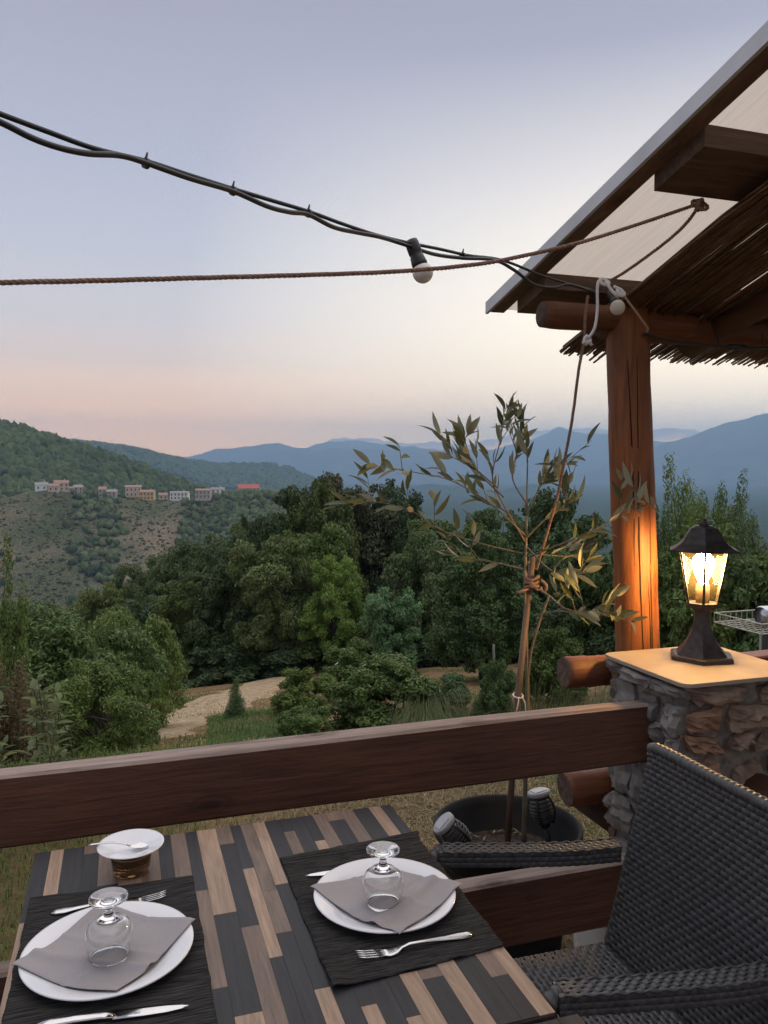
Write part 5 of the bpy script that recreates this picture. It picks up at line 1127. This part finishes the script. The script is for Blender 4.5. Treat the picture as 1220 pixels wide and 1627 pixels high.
def strip_mb(prof, th=.0018):
    """prof: list of (x, halfwidth, z, centre lift)"""
    m = MB(); vs = []
    for x, w, z, l in prof: vs += [(x, -w, z), (x, -w * .5, z + l), (x, w * .5, z + l), (x, w, z)]
    n = len(vs); vs2 = [(x, y, z - th) for x, y, z in vs]; k = len(prof); fs = []
    for i in range(k - 1):
        for j in range(3): a = i * 4 + j; fs.append((a, a + 4, a + 5, a + 1)); fs.append((n + a + 1, n + a + 5, n + a + 4, n + a))
        fs.append((i * 4, n + i * 4, n + i * 4 + 4, i * 4 + 4)); fs.append((i * 4 + 3, i * 4 + 7, n + i * 4 + 7, n + i * 4 + 3))
    fs += [(0, 1, 2, 3, n + 3, n + 2, n + 1, n), tuple([(k - 1) * 4 + q for q in (3, 2, 1, 0)] + [n + (k - 1) * 4 + q for q in (0, 1, 2, 3)])]
    m.add(vs + vs2, fs); return m
def fork(label, a, b):            # a: tine end, b: handle end
    Lf = (Vector(b) - Vector(a)).length; e = empty('fork', (0, 0, 0)); tag(e, label, 'fork', 'forks')
    h = [(.052, .0045, .006, .0004), (.06, .0105, .0045, .0004), (.068, .0035, .009, .0006), (.08, .0030, .0105, .001), (.11, .0032, .009, .001), (.14, .0048, .006, .0012), (Lf - .02, .0085, .0045, .0015), (Lf - .006, .0075, .004, .001), (Lf, .003, .0038, .0002)]
    h = [(.040, .0100, .0030, .0), (.052, .0112, .0012, .0), (.062, .0095, .0018, .0003), (.072, .0040, .0055, .0006), (.085, .0030, .0075, .001), (.115, .0034, .006, .001), (.145, .0055, .0035, .0012), (Lf - .022, .0088, .0022, .0012), (Lf - .008, .0080, .0018, .0008), (Lf, .0035, .0015, .0002)]
    strip_mb(h).build('handle', M_STEEL, e, True)
    for k in range(4):
        y = (k - 1.5) * .0058; m = strip_mb([(.0, .0006, .0085, 0), (.012, .0014, .0055, 0), (.028, .0016, .0035, 0), (.041, .0017, .0028, 0)], .0015); m.v = [(x, yy + y, z) for x, yy, z in m.v]; m.build('tine', M_STEEL, e, True)
    return place(e, a, b)
fork('steel fork in front of the right plate', (.327, 1.130), (.521, 1.136))
fork('steel fork behind the left plate', (.060, 1.402), (-.126, 1.411))
def knife(label, a, b, cat='knife'):             # a: blade tip
    Lf = (Vector(b) - Vector(a)).length; e = empty('knife', (0, 0, 0)); tag(e, label, 'knife', 'knives')
    strip_mb([(0, .0006, .003, 0), (.01, .0045, .003, .0002), (.03, .0080, .003, .0004), (.06, .0092, .003, .0005), (.10, .0090, .003, .0005)], .0012).build('blade', M_STEEL, e, True)
    strip_mb([(.1005, .0070, .004, .001), (.115, .0060, .005, .0022), (.15, .0068, .005, .0024), (Lf - .02, .0085, .004, .0022), (Lf, .005, .003, .001)], .004).build('handle', M_STEEL, e, True)
    return place(e, a, b)
knife('steel knife in front of the left plate', (.075, 1.098), (-.125, 1.122)); knife('steel knife mostly hidden behind the right plate', (.305, 1.395), (.50, 1.385))

# ---- glass jar with a saucer on top and a spoon
jx, jy = .003, 1.525
amb, nt, b = mat_new('amber_glass'); b.inputs['Transmission Weight'].default_value = .85; b.inputs['Roughness'].default_value = .05; b.inputs['IOR'].default_value = 1.45; b.inputs['Base Color'].default_value = (.42, .24, .11, 1)
o = MB().lathe([(.0002, .0), (.028, .0), (.031, .003), (.0335, .009), (.037, .034), (.0385, .0405), (.036, .0405), (.0335, .034), (.030, .011), (.0002, .009)], 40).build('sauce_jar', amb, None, True); o.location = (jx, jy, TZ + .0006); tag(o, 'low amber glass jar under the small white saucer', 'jar')
MB().lathe([(.0002, .0105), (.0295, .0115), (.0328, .026), (.0002, .027)], 28).build('contents', simple('brown_sauce', (.05, .022, .012), .4, var=.3), o, True)
sx, sy, sz = .003, 1.525, TZ + .0415
o = MB().lathe([(.0002, .0), (.026, .0), (.030, .0025), (.055, .0105), (.0598, .0122), (.0598, .0140), (.056, .0128), (.030, .0056), (.024, .0038), (.0002, .0036)], 48).build('saucer', M_CHINA, None, True); o.location = (sx, sy, sz); tag(o, 'small white saucer lying on the amber jar', 'saucer')
sp = empty('spoon', (0, 0, 0)); tag(sp, 'small steel teaspoon resting on the saucer', 'spoon')
m = MB(); n1, n2 = 14, 8; vs = []
for i in range(n1 + 1):
    t = i / n1; w = .0105 * math.sin(math.pi * (.06 + .90 * t)) ** .75
    for j in range(n2 + 1): s = j / n2 * 2 - 1; vs.append((t * .033, s * w, .006 + .0055 * (s * s) * (w / .0105) ** 2 + .0035 * (2 * t - 1) ** 2))
m.add(vs, [(i * (n2 + 1) + j, i * (n2 + 1) + j + 1, (i + 1) * (n2 + 1) + j + 1, (i + 1) * (n2 + 1) + j) for i in range(n1) for j in range(n2)])
m.build('bowl', M_STEEL, sp, True)
strip_mb([(.0325, .003, .0118, .0004), (.045, .0020, .0165, .0006), (.065, .0018, .0195, .0006), (.085, .003, .0185, .0008), (.102, .0042, .0170, .0008), (.108, .003, .0165, .0004)], .0014).build('handle', M_STEEL, sp, True)
place(sp, (.034, 1.512), (-.068, 1.536), sz + .0005)

# ================================================================ woven armchair on the right
M_WICK = simple('dark_wicker', (.052, .052, .054), .42, var=.35, scale=60)
ch = empty('wicker_armchair', (.90, 1.22, 0)); tag(ch, 'dark woven wicker armchair drawn up to the right of the table', 'armchair')
def weave(fn, ulen, vlen, pu=.0175, pv=.0165, amp=.0026, th=.0014):
    """strips running along u, going over and under stakes along v; fn(u, v) -> point, normal"""
    m = MB(); nu, nv = int(ulen / pu), int(vlen / pv); sub = 4
    for r in range(nv):
        vs = []; kk = nu * sub + 1
        for i in range(kk):
            u = ulen * i / (kk - 1); h = amp * math.sin(math.pi * (u / pu) + math.pi * r)
            for s, b_ in ((-.49, -.9), (-.25, .55), (.25, .55), (.49, -.9)):
                p, n = fn(u / ulen, (r + .5 + s) / nv); vs.append(p + n * (h + b_ * th))
        m.add(vs, [(i * 4 + j, i * 4 + j + 1, (i + 1) * 4 + j + 1, (i + 1) * 4 + j) for i in range(kk - 1) for j in range(3)])
    for c in range(nu + 1):
        u = min(1, (c + .0) * pu / ulen); vs = []; kk = nv * 2 + 1
        for i in range(kk):
            v = i / (kk - 1)
            for s in (-.2, .2):
                p, n = fn(min(1, max(0, u + s * pu / ulen)), v); vs.append(p - n * .0006)
        m.add(vs, [(i * 2, i * 2 + 1, i * 2 + 3, i * 2 + 2) for i in range(kk - 1)])
    return m
def patch(c00, c10, c01, c11, bulge=0.0, nrm=None):
    c00, c10, c01, c11 = map(Vector, (c00, c10, c01, c11))
    def fn(u, v):
        p = (c00 * (1 - u) + c10 * u) * (1 - v) + (c01 * (1 - u) + c11 * u) * v
        n = ((c10 - c00) * (1 - v) + (c11 - c01) * v).cross((c01 - c00) * (1 - u) + (c11 - c10) * u).normalized()
        if nrm is not None and n.dot(nrm) < 0: n = -n
        return p + n * bulge * math.sin(math.pi * u) * math.sin(math.pi * v), n
    return fn
# back: leans away from the table; u runs along Y, v runs up
bA, bB, bC, bD = Vector((.992, 1.485, .405)), Vector((.992, 1.020, .405)), Vector((1.060, 1.412, .900)), Vector((1.060, 1.030, .900))
fnb = patch(bA, bB, bC, bD, -.012, Vector((-1, 0, .1)))
o = under(ch, weave(fnb, .46, .50, .0128, .0120, .0020, .0012).build('back_weave', M_WICK, None, True)); o['kind'] = 'stuff'
bk = MB(); off = Vector((.016, 0, -.002))
bk.add([bA + off, bB + off, bD + off, bC + off, bA + off * 1.6, bB + off * 1.6, bD + off * 1.6, bC + off * 1.6], [(0, 1, 2, 3), (7, 6, 5, 4), (0, 4, 5, 1), (1, 5, 6, 2), (2, 6, 7, 3), (3, 7, 4, 0)])
under(ch, bk.build('back_panel', M_WICK))
def wrapped(path, rad, name, pitch=.012):
    """frame tube wound round with strand"""
    pts = resample(smooth_path(path, 6), pitch / 4); m = MB(); rr = [rad * (1 + .10 * math.cos(2 * math.pi * i / 4)) for i in range(len(pts))]; m.tube(pts, rr, 12); return under(ch, m.build(name, M_WICK, None, True))
e_ = Vector((.008, 0, 0))
wrapped([bC + e_ + Vector((0, .004, -.01)), bC + e_ + Vector((0, -.012, .007)), (bC + bD) / 2 + e_ + Vector((0, 0, .008)), bD + e_ + Vector((0, .012, .007)), bD + e_ + Vector((0, -.004, -.01))], .0125, 'top_rail', .014)
wrapped([bA + e_, (bA + bC) / 2 + e_ + Vector((0, .0, 0)), bC + e_ + Vector((0, .003, -.004))], .0085, 'back_edge'); wrapped([bB + e_, (bB + bD) / 2 + e_, bD + e_ + Vector((0, -.003, -.004))], .0085, 'back_edge')
fns = patch((.50, 1.475, .468), (.50, 1.025, .468), (.99, 1.475, .458), (.99, 1.025, .458), -.010, Vector((0, 0, 1)))
o = under(ch, weave(fns, .46, .49, .0128, .0120, .0020, .0012).build('seat_weave', M_WICK, None, True)); o['kind'] = 'stuff'
under(ch, MB().box((.49, 1.015, .375), (1.0, 1.485, .440), bev=.012).build('seat_frame', M_WICK))
o = under(ch, weave(patch((.488, 1.485, .462), (.488, 1.015, .462), (.488, 1.485, .33), (.488, 1.015, .33), 0, Vector((-1, 0, 0))), .47, .09).build('front_apron', M_WICK, None, True)); o['kind'] = 'stuff'
def arm(yb, yf, s):
    A = smooth_path([Vector((1.045, yb, .660)), Vector((.93, yb + .2 * (yf - yb), .658)), Vector((.78, yb + .62 * (yf - yb), .657)), Vector((.655, yf, .657))], 10); A = resample(A, .004); n = len(A); hw, hh = .021, .034
    def frame(u):
        q = u * (n - 1); i = min(n - 2, int(q)); p = A[i].lerp(A[i + 1], q - i); t = (A[i + 1] - A[i]).normalized(); return p, t.cross(Vector((0, 0, 1))).normalized()
    core = MB(); pts = []
    for i in range(n):
        p, w = frame(i / (n - 1)); pts += [p + w * hw * .9 + Vector((0, 0, -.003)), p - w * hw * .9 + Vector((0, 0, -.003)), p - w * hw * .9 + Vector((0, 0, -hh)), p + w * hw * .9 + Vector((0, 0, -hh))]
    core.add(pts, [(i * 4 + j, i * 4 + (j + 1) % 4, i * 4 + 4 + (j + 1) % 4, i * 4 + 4 + j) for i in range(n - 1) for j in range(4)] + [(0, 1, 2, 3), tuple((n - 1) * 4 + j for j in (3, 2, 1, 0))])
    ar = under(ch, core.build('armrest', M_WICK))
    def top(u, v): p, w = frame(u); return p + w * hw * (2 * v - 1) * -1, Vector((0, 0, 1))
    def side(sg):
        def f(u, v): p, w = frame(u); return p + w * hw * sg + Vector((0, 0, -hh * v)), w * sg
        return f
    Ln = .40
    for f, wd in ((top, .042), (side(1), .034), (side(-1), .034)):
        o = weave(f, Ln, wd, .0095, .0092, .0011, .0008).build('arm_weave', M_WICK, ar, True); o['kind'] = 'stuff'
    for sg in (1, -1):                                   # plaited edge: a row of short over-and-under loops
        m = MB(); pt = []
        for k in range(int(Ln / .0045)):
            p, w = frame(k / (Ln / .0045)); a = k * 1.05; pt.append(p + w * sg * (hw + .0012 * math.cos(a)) + Vector((0, 0, .0006 + .0014 * math.sin(a))))
        m.tube(pt, .0024, 6); m.build('plaited_edge', M_WICK, ar, True)
    f = A[-1]; wrapped([f + Vector((.012, 0, -.008)), f + Vector((-.012, 0, -.022)), f + Vector((-.020, -.012 * s, -.08)), f + Vector((-.05, -.03 * s, -.16)), f + Vector((-.11, -.05 * s, -.25))], .016, 'arm_support')
arm(1.505, 1.612, 1); arm(1.030, 1.105, -.3)
for x, y in ((.515, 1.455), (.515, 1.045), (.975, 1.455), (.975, 1.045)): under(ch, MB().tube([(x, y, .36), (x + (.03 if x > .7 else -.01), y, 0)], [.021, .017], 12).build('leg', M_WICK, None, True))

# ================================================================ small things beyond the terrace
wt = at_z(1205, 1003, .93); wt = P(1212, 990, 4.6)
M_WIRE = simple('pale_wire', (.50, .49, .42), .5, .5, var=.15)
tr_ = empty('wire_tray_stand', (wt.x, wt.y, gz(wt.x, wt.y))); tag(tr_, 'pale wire tray on a dark post beyond the pillar, right edge', 'tray stand')
mw = MB(); z0, z1 = wt.z - .02, wt.z + .035; x0, x1, y0, y1 = wt.x - .17, wt.x + .35, wt.y - .17, wt.y + .2
for z in (z0, z1): mw.tube([(x0, y0, z), (x1, y0, z), (x1, y1, z), (x0, y1, z), (x0, y0, z)], .004, 6)
for k in range(14): x = x0 + (x1 - x0) * k / 13; mw.tube([(x, y0, z1), (x, y0, z0), (x, y1, z0), (x, y1, z1)], .0022, 5)
for k in range(8): y = y0 + (y1 - y0) * k / 7; mw.tube([(x0, y, z1), (x0, y, z0), (x1, y, z0), (x1, y, z1)], .0022, 5)
under(tr_, mw.build('tray', M_WIRE)); under(tr_, MB().tube([(wt.x + .02, wt.y, gz(wt.x, wt.y) - .05), (wt.x + .02, wt.y, z0)], .02, 10).build('post', M_LEG, None, True))
under(tr_, MB().box((wt.x + .06, wt.y + .05, z0 - .42), (wt.x + .40, wt.y + .09, z0 - .05), bev=.004).build('back_board', M_WIRE))
mc = MB(); c = Vector((wt.x + .08, wt.y, z0 + .062)); n = 24
for q, r in ((0, .056), (1, .052)): pass
mc.tube([c + Vector((-.10, 0, 0)), c + Vector((-.096, 0, 0)), c + Vector((.10, -.02, 0))], [.052, .057, .057], 28, cap=False); mc.tube([c + Vector((.099, -.02, 0)), c + Vector((-.09, 0, 0))], [.053, .053], 28, cap=True)
o = mc.build('metal_tin', simple('galvanised_tin', (.55, .56, .60), .3, .9, var=.06, scale=30), None, True, loc=tuple(c)); tag(o, 'shiny metal tin lying on its side in the wire tray', 'tin')
bl = MB(); bp_ = None
g_ = on_ground(155, 1183)
def lump(seed, sx, sy, sz):
    bm = bmesh.new(); bmesh.ops.create_icosphere(bm, subdivisions=3, radius=1); rs = np.random.RandomState(seed); U = np.array([v.co[:] for v in bm.verts]); bm.verts.index_update(); F = [tuple(v.index for v in f.verts) for f in bm.faces]; bm.free()
    k = 1 + .7 * fbm(U[:, 0] * 1.6 + seed, U[:, 1] * 1.6 + U[:, 2] * 2, 4); V = U * k[:, None] * np.array([sx, sy, sz]); V[:, 2] = np.maximum(V[:, 2], -.02); m = MB(); m.add([tuple(v) for v in V], F); return m
o = lump(3, .15, .12, .13).build('blue_sack', simple('blue_plastic', (.02, .075, .30), .4, var=.3, scale=20), None, True); o.location = g_ + Vector((0, 0, .04)); tag(o, 'crumpled blue plastic sack on the ground at the left of the path', 'sack')
o = lump(5, .10, .08, .07).build('white_bag', simple('white_plastic', (.7, .7, .68), .5, var=.1), None, True); o.location = on_ground(170, 1186) + Vector((0, 0, .03)); tag(o, 'small white bag beside the blue sack', 'bag')
FP = 'fence posts in the garden'
W_GREYPOST = wood('grey_post', (.10, .095, .085), (.25, .24, .22), 2, 6, .9, 8, .4)
for px, py, hpx, r, lab, cat in ((672, 1143, 30, .02, 'short grey post just above the railing, left of the olive', 'post'), (795, 1112, 58, .05, 'weathered round wooden post beside the tall weeds', 'post'), (784, 1098, 75, .022, 'thin dark post left of the olive stake', 'post'), (870, 1075, 55, .025, 'thin grey post under the dark tree right of the olive stake', 'post'), (445, 1128, 28, .018, 'small thin post at the left foot of the garden bushes', 'post'), (490, 1120, 28, .018, 'small thin post in the garden bushes, nearer the middle', 'post')):
    g_ = on_ground(px, py); D_ = math.hypot(g_.x, g_.y); h = hpx / FPX * D_; o = MB().tube([(0, 0, -.2), (.01, 0, h * .5), (0, .01, h)], r, 10).build('garden_post', W_GREYPOST, None, True); o.location = g_; tag(o, lab, cat, FP)
g_ = on_ground(558, 1060); o = MB().tube([(0, 0, -.2), (0, 0, 1.25)], .035, 8).build('orange_marker', simple('orange_paint', (.42, .10, .035), .6, var=.1), None, True); o.location = g_; tag(o, 'thin orange marker stake at the edge of the oaks', 'stake')
rs = random.Random(31)
g_ = on_ground(815, 1040)
for k in range(26):
    px, py = 775 + 120 * rs.random(), 1012 + 34 * rs.random(); c = on_ground(px, py + 10); o = lump(k + 40, rs.uniform(.10, .22), rs.uniform(.1, .2), rs.uniform(.07, .15)).build('rubble_stone', simple('pale_rubble', (.26, .26, .27), .95, var=.3, scale=9) if k == 0 else bpy.data.materials['pale_rubble']); o.location = c; tag(o, 'grey stone in the rubble heap behind the olive stake', 'stone', 'stones of the rubble heap')
o = MB().tube(smooth_path([on_ground(505, 1130) + Vector((0, 0, .55)), on_ground(530, 1110) + Vector((0, 0, .75)), on_ground(548, 1095) + Vector((0, 0, .8)), on_ground(570, 1075) + Vector((0, 0, 1.0))], 6), .011, 6).build('white_hose', simple('pale_hose', (.62, .66, .72), .5, var=.1), None, True); tag(o, 'pale hose lying over the garden bushes', 'hose')
wb = at_z(938, 1488, .10); o = MB().box((-.05, -.01, -.12), (.05, .01, .05), bev=.003).build('white_board', simple('white_board', (.70, .70, .66), .6, var=.08, scale=12)); o.location = (wb.x, wb.y, .08); o.rotation_euler = (R(-12), 0, R(-8)); tag(o, 'white board standing behind the lower beam beside the chair', 'board')
